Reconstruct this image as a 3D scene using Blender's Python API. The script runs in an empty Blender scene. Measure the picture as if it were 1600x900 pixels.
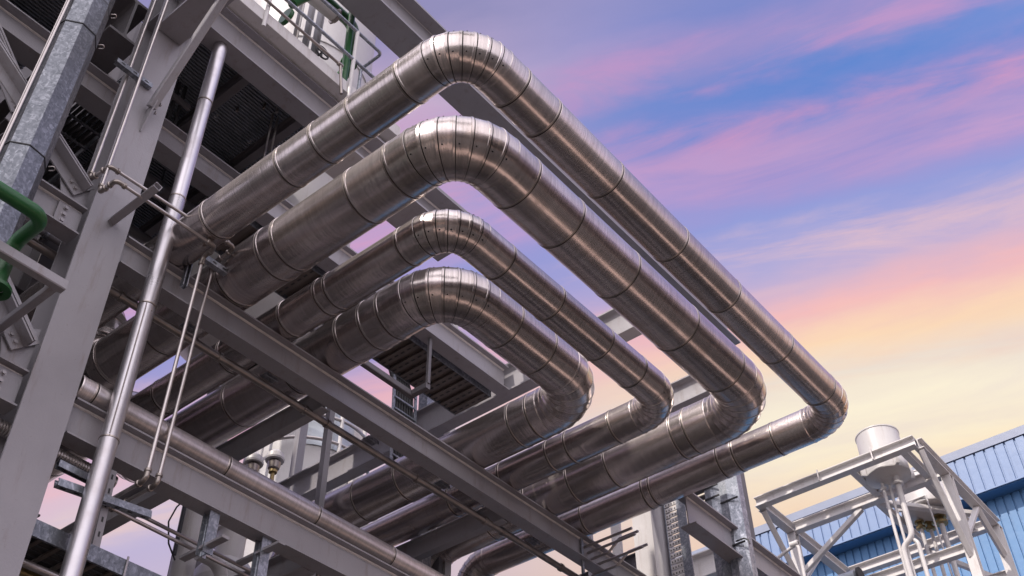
import bpy, math, random
from mathutils import Vector, Matrix

random.seed(7)
S = 8.0            # layout unit in metres
EYE = 1.6          # camera height
sc = bpy.context.scene
COL = sc.collection
PI = math.pi


def V(x, y=None, z=None):
    return Vector((x, y, z)) if y is not None else Vector(x)


def lin(r, g, b):
    def c(v):
        v /= 255.0
        return v / 12.92 if v <= .04045 else ((v + .055) / 1.055) ** 2.4
    return (c(r), c(g), c(b), 1.0)


# --------------------------------------------------------------- materials
def new_mat(name):
    m = bpy.data.materials.new(name)
    m.use_nodes = True
    nt = m.node_tree
    return m, nt, nt.nodes['Principled BSDF']


def N(nt, t, **kw):
    n = nt.nodes.new(t)
    for k, v in kw.items():
        if k.startswith('i_'):
            n.inputs[k[2:].replace('_', ' ')].default_value = v
        else:
            setattr(n, k, v)
    return n


def ramp(nt, fac, stops, interp='LINEAR'):
    r = N(nt, 'ShaderNodeValToRGB')
    cr = r.color_ramp
    cr.interpolation = interp
    while len(cr.elements) > 1:
        cr.elements.remove(cr.elements[-1])
    for i, (p, c) in enumerate(stops):
        e = cr.elements[0] if i == 0 else cr.elements.new(p)
        e.position = p
        e.color = c if len(c) == 4 else (*c, 1)
    nt.links.new(fac, r.inputs[0])
    return r.outputs[0]


def math_n(nt, op, a, b=None, clamp=False):
    n = N(nt, 'ShaderNodeMath', operation=op)
    n.use_clamp = clamp
    for i, v in enumerate((a, b)):
        if v is None:
            continue
        if isinstance(v, (int, float)):
            n.inputs[i].default_value = v
        else:
            nt.links.new(v, n.inputs[i])
    return n.outputs[0]


def mixc(nt, fac, a, b, blend='MIX'):
    n = N(nt, 'ShaderNodeMix', data_type='RGBA', blend_type=blend)
    for idx, v in ((0, fac), (6, a), (7, b)):
        if isinstance(v, (int, float)):
            n.inputs[idx].default_value = v
        elif isinstance(v, tuple):
            n.inputs[idx].default_value = v if len(v) == 4 else (*v, 1)
        else:
            nt.links.new(v, n.inputs[idx])
    return n.outputs[2]


def painted(name, col, rough=.5, var=.12, scale=1.5, streak=True, bump=.02, spec=.5, metallic=0., dirt=None, dirt_amt=.35):
    """Painted or bare steel: slow tonal drift, grime specks and a faint orange-peel bump."""
    m, nt, b = new_mat(name)
    tc = N(nt, 'ShaderNodeTexCoord')
    geo = N(nt, 'ShaderNodeNewGeometry')
    n1 = N(nt, 'ShaderNodeTexNoise', i_Scale=scale, i_Detail=6.0, i_Roughness=.6)
    nt.links.new(geo.outputs['Position'], n1.inputs['Vector'])
    lo = tuple(c * (1 - var) for c in col)
    hi = tuple(min(1, c * (1 + var)) for c in col)
    c = ramp(nt, n1.outputs[0], [(.3, lo), (.7, hi)])
    if dirt:
        mp = N(nt, 'ShaderNodeMapping')
        mp.inputs['Scale'].default_value = (3.5, 3.5, .5)
        nt.links.new(geo.outputs['Position'], mp.inputs[0])
        n2 = N(nt, 'ShaderNodeTexNoise', i_Scale=2.2, i_Detail=9.0, i_Roughness=.72)
        nt.links.new(mp.outputs[0], n2.inputs['Vector'])
        f = ramp(nt, n2.outputs[0], [(.54, (0, 0, 0)), (.72, (dirt_amt,) * 3)])
        c = mixc(nt, f, c, dirt)
        n2b = N(nt, 'ShaderNodeTexNoise', i_Scale=38.0, i_Detail=3.0, i_Roughness=.6)
        nt.links.new(geo.outputs['Position'], n2b.inputs['Vector'])
        f2 = ramp(nt, n2b.outputs[0], [(.69, (0, 0, 0)), (.76, (dirt_amt * 1.2,) * 3)])
        c = mixc(nt, f2, c, dirt)
    nt.links.new(c, b.inputs['Base Color'])
    r = ramp(nt, n1.outputs[0], [(.25, (max(.05, rough - .1),) * 3), (.75, (min(1, rough + .1),) * 3)])
    nt.links.new(r, b.inputs['Roughness'])
    b.inputs['Metallic'].default_value = metallic
    b.inputs['Specular IOR Level'].default_value = spec
    if bump:
        n3 = N(nt, 'ShaderNodeTexNoise', i_Scale=55.0, i_Detail=3.0)
        nt.links.new(geo.outputs['Position'], n3.inputs['Vector'])
        n4 = N(nt, 'ShaderNodeTexNoise', i_Scale=3.0, i_Detail=2.0)
        nt.links.new(geo.outputs['Position'], n4.inputs['Vector'])
        h = math_n(nt, 'ADD', n3.outputs[0], math_n(nt, 'MULTIPLY', n4.outputs[0], 3.0))
        bp = N(nt, 'ShaderNodeBump', i_Strength=1.0, i_Distance=bump * .12)
        nt.links.new(h, bp.inputs['Height'])
        nt.links.new(bp.outputs[0], b.inputs['Normal'])
    return m


def cladding(name, col, rough, ring=1.0, stucco=1.0):
    """Rolled sheet cladding: UV u = metres along the pipe, v = turn around it."""
    m, nt, b = new_mat(name)
    uv = N(nt, 'ShaderNodeUVMap')
    att = N(nt, 'ShaderNodeAttribute', attribute_name='tone')
    mp = N(nt, 'ShaderNodeMapping')
    mp.inputs['Scale'].default_value = (52.0, 1.3, 1)
    nt.links.new(uv.outputs[0], mp.inputs[0])
    nr = N(nt, 'ShaderNodeTexNoise', i_Scale=1.0, i_Detail=5.0, i_Roughness=.65)
    nt.links.new(mp.outputs[0], nr.inputs['Vector'])
    mp2 = N(nt, 'ShaderNodeMapping')
    mp2.inputs['Scale'].default_value = (1.3, 2.2, 1)
    nt.links.new(uv.outputs[0], mp2.inputs[0])
    nl = N(nt, 'ShaderNodeTexNoise', i_Scale=1.0, i_Detail=3.0)
    nt.links.new(mp2.outputs[0], nl.inputs['Vector'])
    geo = N(nt, 'ShaderNodeNewGeometry')
    ns = N(nt, 'ShaderNodeTexNoise', i_Scale=60.0, i_Detail=2.0)
    nt.links.new(geo.outputs['Position'], ns.inputs['Vector'])
    h = math_n(nt, 'ADD', math_n(nt, 'MULTIPLY', nr.outputs[0], 1.5 * ring), math_n(nt, 'MULTIPLY', ns.outputs[0], .5 * stucco))
    h = math_n(nt, 'ADD', h, math_n(nt, 'MULTIPLY', nl.outputs[0], 3.0))
    bp = N(nt, 'ShaderNodeBump', i_Strength=1.0, i_Distance=.0012)
    nt.links.new(h, bp.inputs['Height'])
    nt.links.new(bp.outputs[0], b.inputs['Normal'])
    base = mixc(nt, att.outputs['Fac'], tuple(c * .80 for c in col), tuple(c * 1.12 for c in col))
    stain = N(nt, 'ShaderNodeTexNoise', i_Scale=2.6, i_Detail=8.0, i_Roughness=.7)
    nt.links.new(geo.outputs['Position'], stain.inputs['Vector'])
    f = ramp(nt, stain.outputs[0], [(.5, (0, 0, 0)), (.75, (.55,) * 3)])
    base = mixc(nt, f, base, (col[0] * .62, col[1] * .57, col[2] * .53))
    f3 = ramp(nt, nr.outputs[0], [(.36, (1 - .17 * ring,) * 3), (.64, (1 + .06 * ring,) * 3)])
    base = mixc(nt, 1.0, base, f3, 'MULTIPLY')
    nt.links.new(base, b.inputs['Base Color'])
    rr = math_n(nt, 'ADD', math_n(nt, 'MULTIPLY', stain.outputs[0], .25), rough - .18)
    rr = math_n(nt, 'ADD', rr, math_n(nt, 'MULTIPLY', att.outputs['Fac'], .06))
    rr = math_n(nt, 'ADD', rr, math_n(nt, 'MULTIPLY', nr.outputs[0], .10 * ring))
    nt.links.new(rr, b.inputs['Roughness'])
    b.inputs['Metallic'].default_value = 1.0
    b.inputs['Anisotropic'].default_value = .55
    b.inputs['Anisotropic Rotation'].default_value = .25
    tg = N(nt, 'ShaderNodeTangent', direction_type='UV_MAP')
    nt.links.new(tg.outputs[0], b.inputs['Tangent'])
    b2 = N(nt, 'ShaderNodeBsdfPrincipled')
    nt.links.new(base, b2.inputs['Base Color'])
    nt.links.new(bp.outputs[0], b2.inputs['Normal'])
    b2.inputs['Metallic'].default_value = .7
    b2.inputs['Roughness'].default_value = .62
    mx = N(nt, 'ShaderNodeMixShader')
    mx.inputs[0].default_value = .16
    nt.links.new(b.outputs[0], mx.inputs[1])
    nt.links.new(b2.outputs[0], mx.inputs[2])
    nt.links.new(mx.outputs[0], nt.nodes['Material Output'].inputs[0])
    return m


def galvanised(name, k=1.0):
    m, nt, b = new_mat(name)
    geo = N(nt, 'ShaderNodeNewGeometry')
    mp = N(nt, 'ShaderNodeMapping')
    mp.inputs['Scale'].default_value = (1, 1, .75)
    nt.links.new(geo.outputs['Position'], mp.inputs[0])
    nz = N(nt, 'ShaderNodeTexNoise', i_Scale=9.0, i_Detail=3.0)
    nt.links.new(mp.outputs[0], nz.inputs['Vector'])
    vv = N(nt, 'ShaderNodeVectorMath', operation='MULTIPLY_ADD')
    vv.inputs[1].default_value = (.12, .12, .12)
    nt.links.new(nz.outputs['Color'], vv.inputs[0])
    nt.links.new(mp.outputs[0], vv.inputs[2])
    vo = N(nt, 'ShaderNodeTexVoronoi', i_Scale=46.0)
    nt.links.new(vv.outputs[0], vo.inputs['Vector'])
    g = N(nt, 'ShaderNodeSeparateColor')
    nt.links.new(vo.outputs['Color'], g.inputs[0])
    n2 = N(nt, 'ShaderNodeTexNoise', i_Scale=13.0, i_Detail=6.0, i_Roughness=.7)
    nt.links.new(mp.outputs[0], n2.inputs['Vector'])
    s = math_n(nt, 'ADD', math_n(nt, 'MULTIPLY', g.outputs[0], .32), math_n(nt, 'MULTIPLY', n2.outputs[0], .85))
    c = ramp(nt, s, [(.3, (.16 * k, .175 * k, .20 * k)), (.62, (.27 * k, .29 * k, .33 * k)), (.85, (.46 * k, .48 * k, .53 * k))])
    nt.links.new(c, b.inputs['Base Color'])
    r = ramp(nt, s, [(.3, (.45,) * 3), (.8, (.3,) * 3)])
    nt.links.new(r, b.inputs['Roughness'])
    b.inputs['Metallic'].default_value = .7
    return m


M = {}
M['steel'] = painted('grey_steel_paint', (.29, .279, .302), .36, .09, .9, dirt=(.19, .15, .13), dirt_amt=.6)
M['steel_dark'] = painted('dark_steel_paint', (.13, .122, .132), .5, .14, 1.2, dirt=(.09, .07, .06), dirt_amt=.5)  # darker copy of the grey paint, to deepen shadow inside the frame
M['weld'] = painted('light_weld_paint', (.74, .69, .67), .3, .1, 6, bump=0)  # pale colour stands in for a highlight along the bead
M['clad'] = cladding('rolled_cladding', (.64, .58, .56), .17)
M['clad_b'] = cladding('bright_cladding', (.66, .61, .60), .33, .8, .6)
M['band'] = painted('band_steel', (.42, .37, .34), .38, .15, 4, metallic=1.0, bump=0)
M['gap'] = painted('black_gap', (.02, .018, .016), .8, .1, 4, bump=0)
M['brushed'] = cladding('brushed_steel', (.60, .58, .61), .34, .15, .2)
M['galv'] = galvanised('galvanised_sheet', .62)
M['galv_l'] = galvanised('galvanised_section', 1.1)
M['white'] = painted('white_steel_paint', (.60, .58, .575), .42, .06, .8, dirt=(.32, .26, .21), dirt_amt=.5)
M['white_g'] = painted('offwhite_tank_paint', (.56, .545, .54), .4, .07, .7, dirt=(.33, .27, .23), dirt_amt=.45)
M['green'] = painted('green_pipe_paint', (.014, .095, .024), .36, .18, 2.5, dirt=(.02, .05, .02), dirt_amt=.5)
M['brown'] = painted('stained_steel_tube', (.30, .265, .245), .34, .25, 6, metallic=.85, bump=0)
M['tube'] = painted('stainless_tube', (.5, .46, .45), .36, .15, 6, metallic=.9, bump=0)
M['bolt'] = painted('zinc_bolt', (.35, .33, .34), .42, .2, 8, metallic=.6, bump=0)
M['black'] = painted('black_rubber', (.025, .025, .028), .55, .2, 3, bump=0)
M['brass'] = painted('brass', (.33, .25, .12), .4, .2, 8, metallic=.8, bump=0)
M['grating'] = painted('grating_steel', (.26, .28, .33), .45, .2, 3, metallic=.3, bump=0)
M['blue'] = painted('blue_cladding', (.085, .215, .42), .45, .07, .35, dirt=(.05, .13, .28), dirt_amt=.35)
M['pale_blue'] = painted('pale_blue_cladding', (.17, .25, .42), .45, .06, .3, dirt=(.12, .17, .28), dirt_amt=.4)
M['cap'] = painted('coping_sheet', (.27, .31, .41), .4, .06, .4)
M['panel'] = painted('weathered_panel', (.42, .46, .50), .35, .2, 1.2, metallic=.4, dirt=(.3, .27, .24), dirt_amt=.5)
M['trayfloor'] = painted('dusty_tray', (.115, .095, .085), .6, .3, 4)


# --------------------------------------------------------------- mesh builder (layout units)
class MB:
    def __init__(s):
        s.v, s.f, s.uv, s.tone, s.mi, s.cur = [], [], [], [], [], 0

    def face(s, idx, uv=None, tone=.5):
        s.f.append(tuple(idx)); s.uv.append(uv); s.tone.append(tone); s.mi.append(s.cur)

    def prism(s, prof, o, a, b, axis, t0, t1):
        """profile points (p,q) along directions a,b, swept along axis from t0 to t1"""
        o, a, b, axis = Vector(o), Vector(a), Vector(b), Vector(axis)
        n = len(prof)
        k = len(s.v)
        for t in (t0, t1):
            for p, q in prof:
                s.v.append(o + a * p + b * q + axis * t)
        for i in range(n):
            j = (i + 1) % n
            s.face((k + i, k + j, k + n + j, k + n + i))
        s.face([k + i for i in range(n)][::-1])
        s.face([k + n + i for i in range(n)])
        return s

    def box(s, c, d, rot=None):
        """axis-aligned (or rotated) box with small chamfer on the four long edges"""
        c = Vector(c)
        dx, dy, dz = (q / 2 for q in d)
        R = rot or Matrix.Identity(3)
        e = min(dx, dy, dz) * .18
        # sweep along the longest axis
        ax = max(range(3), key=lambda i: d[i])
        h = (dx, dy, dz)
        i, j = [q for q in range(3) if q != ax]
        hi, hj = h[i], h[j]
        prof = [(-hi + e, -hj), (hi - e, -hj), (hi, -hj + e), (hi, hj - e), (hi - e, hj), (-hi + e, hj), (-hi, hj - e), (-hi, -hj + e)]
        E = [R @ Vector([1.0 if q == w else 0.0 for q in range(3)]) for w in range(3)]
        s.prism(prof, c, E[i], E[j], E[ax], -h[ax], h[ax])
        return s

    def bar(s, p, q, w, h, up=(0, 0, 1), prof=None):
        """rectangular bar from p to q"""
        p, q = Vector(p), Vector(q)
        d = (q - p)
        L = d.length
        d.normalize()
        u = Vector(up)
        side = d.cross(u)
        if side.length < 1e-6:
            side = d.cross(Vector((1, 0, 0)))
        side.normalize()
        u = side.cross(d).normalized()
        e = min(w, h) * .1
        if prof is None:
            a, b = w / 2, h / 2
            prof = [(-a + e, -b), (a - e, -b), (a, -b + e), (a, b - e), (a - e, b), (-a + e, b), (-a, b - e), (-a, -b + e)]
        s.prism(prof, p, side, u, d, 0, L)
        return s

    def ring_strip(s, rings, us, tone=.5, cap0=False, cap1=False, split=True):
        n = len(rings[0])
        if cap0:
            k = len(s.v); s.v.extend(rings[0]); s.face([k + i for i in range(n)][::-1])
        for r in range(len(rings) - 1):
            k = len(s.v)
            s.v.extend(rings[r]); s.v.extend(rings[r + 1])
            for i in range(n):
                j = (i + 1) % n
                u0, u1 = us[r], us[r + 1]
                v0, v1 = i / n, (i + 1) / n
                s.face((k + i, k + j, k + n + j, k + n + i), ((u0, v0), (u0, v1), (u1, v1), (u1, v0)), tone)
        if cap1:
            k = len(s.v); s.v.extend(rings[-1]); s.face([k + i for i in range(n)])
        return s

    def lathe(s, o, axis, prof, n=32, cap0=False, cap1=False):
        """prof: (radius, t along axis)"""
        o, axis = Vector(o), Vector(axis).normalized()
        a = axis.orthogonal().normalized()
        b = axis.cross(a)
        rings = [[o + axis * t + (a * math.cos(2 * PI * i / n) + b * math.sin(2 * PI * i / n)) * r for i in range(n)] for r, t in prof]
        us = [t * S for r, t in prof]
        return s.ring_strip(rings, us, random.random(), cap0, cap1)

    def tube(s, pts, r, bend=None, n=12, seg=6, cap=True, closed=False):
        pts = [Vector(p) for p in pts]
        path = []
        if bend is None or len(pts) < 3:
            path = pts
        else:
            path = [pts[0]]
            for i in range(1, len(pts) - 1):
                a, c, b = pts[i - 1], pts[i], pts[i + 1]
                d1, d2 = (a - c).normalized(), (b - c).normalized()
                ang = d1.angle(d2)
                if ang > PI - .02:
                    path.append(c); continue
                t = min(bend / math.tan(ang / 2), (a - c).length * .49, (b - c).length * .49)
                p0, p1 = c + d1 * t, c + d2 * t
                rr = t * math.tan(ang / 2)
                cen = c + (d1 + d2).normalized() * (rr / math.sin(ang / 2))
                for q in range(seg + 1):
                    w = q / seg
                    m = p0.lerp(p1, w) - cen
                    # slerp on the arc
                    v0, v1 = p0 - cen, p1 - cen
                    th = v0.angle(v1)
                    m = (v0 * math.sin((1 - w) * th) + v1 * math.sin(w * th)) / math.sin(th)
                    path.append(cen + m)
            path.append(pts[-1])
        T = []
        for i in range(len(path)):
            a = path[max(0, i - 1)]; b = path[min(len(path) - 1, i + 1)]
            T.append((b - a).normalized())
        nrm = T[0].orthogonal().normalized()
        rings, us, L = [], [], 0
        for i, p in enumerate(path):
            if i:
                L += (p - path[i - 1]).length
                nrm = (nrm - T[i] * nrm.dot(T[i])).normalized()
            bn = T[i].cross(nrm)
            rings.append([p + (nrm * math.cos(2 * PI * k / n) + bn * math.sin(2 * PI * k / n)) * r for k in range(n)])
            us.append(L * S)
        k = len(s.v)
        for rg in rings:
            s.v.extend(rg)
        for a in range(len(rings) - 1):
            for i in range(n):
                j = (i + 1) % n
                s.face((k + a * n + i, k + a * n + j, k + (a + 1) * n + j, k + (a + 1) * n + i),
                       ((us[a], i / n), (us[a], (i + 1) / n), (us[a + 1], (i + 1) / n), (us[a + 1], i / n)))
        if cap:
            s.face([k + i for i in range(n)][::-1])
            q = k + (len(rings) - 1) * n
            s.face([q + i for i in range(n)])
        return s

    def hexbolt(s, c, axis, r=.0022, h=.0022):
        axis = Vector(axis).normalized()
        a = axis.orthogonal().normalized(); b = axis.cross(a)
        s.prism([(r * 1.5 * math.cos(PI * i / 6), r * 1.5 * math.sin(PI * i / 6)) for i in range(12)], c, a, b, axis, 0, h * .3)
        s.prism([(r * math.cos(PI * i / 3), r * math.sin(PI * i / 3)) for i in range(6)], c, a, b, axis, h * .31, h * 1.2)
        return s

    def build(s, name, mat, parent=None, label=None, cat=None, group=None, kind=None, smooth=35, mat2=None):
        me = bpy.data.meshes.new(name)
        vs = [Vector((p[0] * S, p[1] * S, p[2] * S + EYE)) for p in s.v]
        if parent is not None:
            off = parent.matrix_basis.translation.copy()
            q = parent.parent
            while q is not None:
                off += q.matrix_basis.translation
                q = q.parent
        else:
            xs = [p.x for p in vs]; ys = [p.y for p in vs]; zs = [p.z for p in vs]
            off = Vector(((min(xs) + max(xs)) / 2, (min(ys) + max(ys)) / 2, min(zs)))
        me.from_pydata([p - off for p in vs], [], s.f)
        me.validate()
        if len(me.polygons) == len(s.f):
            if any(u for u in s.uv):
                ul = me.uv_layers.new(name='UVMap')
                for pi, pl in enumerate(me.polygons):
                    u = s.uv[pi]
                    if u:
                        for li, q in zip(pl.loop_indices, u):
                            ul.data[li].uv = q
            at = me.attributes.new('tone', 'FLOAT', 'FACE')
            at.data.foreach_set('value', s.tone)
        me.materials.append(mat if not isinstance(mat, str) else M[mat])
        if mat2:
            me.materials.append(M[mat2])
            me.polygons.foreach_set('material_index', s.mi)
        me.polygons.foreach_set('use_smooth', [True] * len(me.polygons))
        me.update()
        me.set_sharp_from_angle(angle=math.radians(smooth))
        o = bpy.data.objects.new(name, me)
        COL.objects.link(o)
        if parent is not None:
            o.parent = parent
        else:
            o.location = off
        tag(o, label, cat, group, kind)
        return o


def tag(o, label=None, cat=None, group=None, kind=None):
    if label: o['label'] = label
    if cat: o['category'] = cat
    if group: o['group'] = group
    if kind: o['kind'] = kind
    return o


def thing(name, loc, label, cat, group=None):
    o = bpy.data.objects.new(name, None)
    o.empty_display_size = .2
    COL.objects.link(o)
    o.location = (loc[0] * S, loc[1] * S, loc[2] * S + EYE)
    return tag(o, label, cat, group)


X, Y, Z = Vector((1, 0, 0)), Vector((0, 1, 0)), Vector((0, 0, 1))


def i_prof(w, h, tf, tw, rf=None):
    """I profile centred, p = width direction, q = height direction, with root fillets"""
    a, b, c, t = w / 2, h / 2, h / 2 - tf, tw / 2
    r = rf if rf is not None else min(tf * 1.1, (a - t) * .4)
    pts = []

    def fil(cx, cy, a0, a1):
        for k in range(4):
            g = a0 + (a1 - a0) * k / 3
            pts.append((cx + r * math.cos(g), cy + r * math.sin(g)))
    pts += [(-a, -b), (a, -b), (a, -c)]
    fil(t + r, -c + r, -PI / 2, -PI)
    fil(t + r, c - r, PI, PI / 2)
    pts += [(a, c), (a, b), (-a, b), (-a, c)]
    fil(-t - r, c - r, PI / 2, 0)
    fil(-t - r, -c + r, 0, -PI / 2)
    pts += [(-a, -c)]
    return pts


def ibeam(name, axis, a0, a1, c, ztop, w, h, label, mat='steel', cat='beam', group='grey steel beams of the pipe rack', tf=None, tw=None, parent=None):
    tf = tf or h * .05
    tw = tw or max(.0012, h * .03)
    m = MB()
    pr = i_prof(w, h, tf, tw)
    if axis == 'y':
        m.prism(pr, (c, 0, ztop - h / 2), -X, Z, Y, a0, a1)
    else:
        m.prism(pr, (0, c, ztop - h / 2), Y, Z, X, a0, a1)
    o = m.build(name, mat, parent, label, cat, group if parent is None else None)
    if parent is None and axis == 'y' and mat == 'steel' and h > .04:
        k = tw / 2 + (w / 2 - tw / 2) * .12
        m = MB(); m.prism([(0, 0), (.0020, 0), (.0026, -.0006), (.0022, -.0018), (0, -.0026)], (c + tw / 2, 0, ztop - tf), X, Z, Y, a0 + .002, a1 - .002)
        m.build('weld_bead', 'weld', o)  # bright line under the top flange, its highlight painted in
    return o


# --------------------------------------------------------------- insulated pipes
NSEG = 56


def ring_at(c, t, r, up=Z, n=NSEG):
    t = Vector(t).normalized()
    a = (Vector(up) - t * Vector(up).dot(t)).normalized()
    b = t.cross(a)
    return [Vector(c) + (a * math.cos(2 * PI * i / n) + b * math.sin(2 * PI * i / n)) * r for i in range(n)]


def run(parent, p, q, r, cuts, mat='clad', up=Z):
    """straight cladding run split at the given distances (fractions handled by caller); returns nothing"""
    p, q = Vector(p), Vector(q)
    d = (q - p); L = d.length; d.normalize()
    cuts = [0] + sorted(c for c in cuts if .004 < c < L - .004) + [L]
    m = MB()
    g = .0004
    for a, b in zip(cuts[:-1], cuts[1:]):
        a0 = a + (g if a > 0 else 0); b0 = b - (g if b < L else 0)
        ts = [a0, a0 + .0012, a0 + .0013, a0 + .0030, a0 + .0034, b0]
        rs = [r + .0001, r + .0005, r + .0006, r + .0006, r, r]
        off = random.random() * 50
        m.ring_strip([ring_at(p + d * t, d, rr, up) for t, rr in zip(ts, rs)], [t * S + off for t in ts], random.random())
    # dark lining seen in the narrow laps
    m.build('cladding_run', mat, parent, smooth=40)
    for c in cuts[1:-1]:
        mm = MB()
        ts = [c - .0028, c - .0022, c - .0009, c - .0007, c + .0002, c + .0008, c + .0022]
        rs = [r + .0001, r + .0006, r + .0007, r + .0003, r + .0003, r + .0004, r + .0001]
        rings = [ring_at(p + d * t, d, rr, up, 48) for t, rr in zip(ts, rs)]
        mm.ring_strip(rings[:4], ts[:4])
        mm.cur = 1
        mm.ring_strip(rings[3:6], ts[3:6])
        mm.cur = 0
        mm.ring_strip(rings[5:], ts[5:])
        mm.build('seam_band', 'band', parent, smooth=40, mat2='gap')


def elbow(parent, corner, d1, d2, R, r, n=8, mat='clad'):
    """gored elbow, d1 travel direction in, d2 out"""
    d1, d2 = Vector(d1), Vector(d2)
    C = Vector(corner)
    cen = C - d1 * R + d2 * R
    up = d1.cross(d2)
    m = MB(); riv = []

    def at(th):
        return cen - d2 * (R * math.cos(th)) + d1 * (R * math.sin(th)), (d1 * math.cos(th) + d2 * math.sin(th))
    lip = .0026 / R
    for k in range(n):
        t0, t1 = PI / 2 * k / n, PI / 2 * (k + 1) / n
        c0, _ = at(t0); c1, _ = at(t1)
        th = [t0, t0 + lip * .10, t0 + lip * .85, t0 + lip * .9, t0 + lip * 1.18]
        rs = [r + .0001, r + .0007, r + .0007, r + .0003, r + .0003]
        rings = []
        for a, rr in zip(th, rs):
            w = (a - t0) / (t1 - t0)
            c, _ = at(a)
            c = c0.lerp(c1, w)
            _, tg = at(a)
            rings.append(ring_at(c, tg, rr, up))
        _, tg = at(t1)
        rings.append(ring_at(c1, tg, r, up))
        us = [R * a * S for a in th] + [R * t1 * S]
        off = random.random() * 50
        tn = random.random()
        us = [u + off for u in us]
        m.ring_strip(rings[:4], us[:4], tn)
        m.cur = 1
        m.ring_strip(rings[3:5], us[3:5], tn)
        m.cur = 0
        m.ring_strip([ring_at(*((lambda c: (c, at(th[-1])[1]))(c0.lerp(c1, (th[-1] - t0) / (t1 - t0)))), r, up), rings[5]], us[4:], tn)
        # one rivet on the outer flank of each gore lap
        tm = t0 + lip * 2.2
        c, tg = at(tm)
        outw = (c - cen).normalized()
        for sgn in (1, -1):
            nd = (outw * .75 + up * (-.66 * sgn)).normalized()
            riv.append((c + nd * (r - .0002), nd))
    e = m.build('gored_elbow', mat, parent, smooth=25, mat2='gap')
    for c, nd in riv:
        sm = MB(); sm.lathe(c, nd, [(.0011, 0), (.0011, .0005), (.0006, .0008)], 8, cap1=True); sm.build('rivet', 'black', e)
    return e


GP = 'nested insulated pipes of the expansion loop'
pipes = [
    # r, yL, xM, yB, R, zc, cuts left (x), cuts mid (y), cuts bottom (x), x left end, x bottom end, label
    (.0283, .531, -.487, 1.428, .056, 1.0293, [-.570, -.648, -.71, -.77, -.908, -1.03], [.61, .667, .793, .94, 1.072, 1.219, 1.35], [-.60, -.673, -.702, -.836, -.851, -.981, -1.047], -1.235, -1.262,
     'outermost insulated metal pipe, its loop reaching farthest right against the sky'),
    (.0397, .630, -.581, 1.335, .076, 1.0407, [-.675, -.742, -.878, -.908, -.987, -1.15], [.735, .826, .952, 1.099, 1.225], [-.70, -.724, -.854, -.933, -1.026, -1.12], -1.335, -1.30,
     'thick insulated metal pipe, second loop from the outside, just inside the outermost one'),
    (.0281, .724, -.681, 1.232, .055, 1.0291, [-.755, -.889, -.909, -.98, -1.11, -1.26], [.822, .93, 1.046, 1.13], [-.78, -.867, -.906, -1.006, -1.12], -1.43, -1.47,
     'slim insulated metal pipe, third loop, between the two thick pipes'),
    (.0390, .818, -.768, 1.141, .076, 1.0400, [-.873, -.909, -.955, -1.07, -1.2], [.934, 1.011], [-.866, -.903, -1.061, -1.149, -1.249], -1.50, -1.43,
     'innermost thick insulated metal pipe making the smallest loop'),
]
for pi, (r, yL, xM, yB, R, zc, cl, cm, cb, xe, xb, label) in enumerate(pipes):
    t = thing('insulated_pipe', ((xM + xe) / 2, (yL + yB) / 2, zc - r), label, 'pipe', GP)
    run(t, (xe + R, yL, zc), (xM - R * .82, yL, zc), r, [c - (xe + R) for c in cl])
    R1 = R * .82
    elbow(t, (xM, yL, zc), X, Y, R1, r, 7)
    run(t, (xM, yL + R1, zc), (xM, yB - R, zc), r, [c - (yL + R1) for c in cm])
    elbow(t, (xM, yB, zc), Y, -X, R, r, 7)
    end = xb + R
    run(t, (xM - R, yB, zc), (end, yB, zc), r, [(xM - R) - c for c in cb])
    elbow(t, (xb, yB, zc), -X, -Z, R, r, 7)
    run(t, (xb, yB, zc - R), (xb, yB, -.195), r, [.2, .35, .5, .7], up=X)
    # tail that turns up through the rack
    elbow(t, (xe, yL, zc), -X, Z, R, r, 7)
    elbow(t, (xe, yL, zc + 2 * R), Z, -X, R, r, 7)
    run(t, (xe - R, yL, zc + 2 * R), (xe - .45, yL, zc + 2 * R), r, [.1, .2])

# --------------------------------------------------------------- rack beams
XM = -1.003
bm = ibeam('steel_beam', 'y', .4635, 2.05, XM, 1.0005, .025, .0455, 'long grey I-beam crossing under all four loop pipes from column to lower right')
bl = ibeam('steel_beam', 'y', .4635, 2.05, XM, .7475, .025, .0475, 'lowest grey I-beam at lower left carrying the slim lagged pipe')
bc = ibeam('steel_beam', 'y', .4478, 1.9, -.975, 1.507, .035, .072, 'deep grey I-beam under the upper platform railing')
bd = ibeam('steel_beam', 'y', .03, .98, -1.107, 1.358, .034, .054, 'grey I-beam passing behind the column below the grating')
ibeam('steel_beam', 'y', .05, .403, XM, 1.0005, .025, .045, 'short bolted grey beam left of the column at green pipe height')
ibeam('steel_beam', 'y', .05, .403, XM, .7475, .025, .0475, 'bolted grey beam end left of the column near the left edge')
ibeam('steel_beam', 'y', .46, 2.06, -.9435, 1.905, .063, .105, 'high grey beam running behind the outermost pipe against the sky', tw=.006)
bq = ibeam('steel_beam', 'y', .64, 1.2215, -1.005, 1.252, .027, .052, 'grey beam inside the smallest loop, beside the perforated cable tray', tw=.004)
br = ibeam('steel_beam', 'x', -1.9, -.70, 1.2345, 1.262, .026, .062, 'grey cross beam above the innermost pipe with sunlit patches', tw=.004)
ibeam('steel_beam', 'y', .615, .86, -.803, 1.215, .058, .065, 'grey beam glimpsed above the second and third left runs', tw=.004)
ibeam('steel_beam', 'x', -.93, -.695, 1.450, 1.24, .026, .052, 'short grey beam end seen behind the third and second pipe elbows')
# knee beam on the column toward the viewer
ibeam('steel_beam', 'x', -.984, -.3, .4255, 1.475, .043, .092, 'wide grey beam leaving the column top toward the viewer', tw=.004)
ibeam('steel_beam', 'x', -1.6, -1.036, .385, 1.48, .05, .096, 'dark wide beam behind the column, between it and the galvanised duct', mat='steel_dark', tw=.004)
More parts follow.
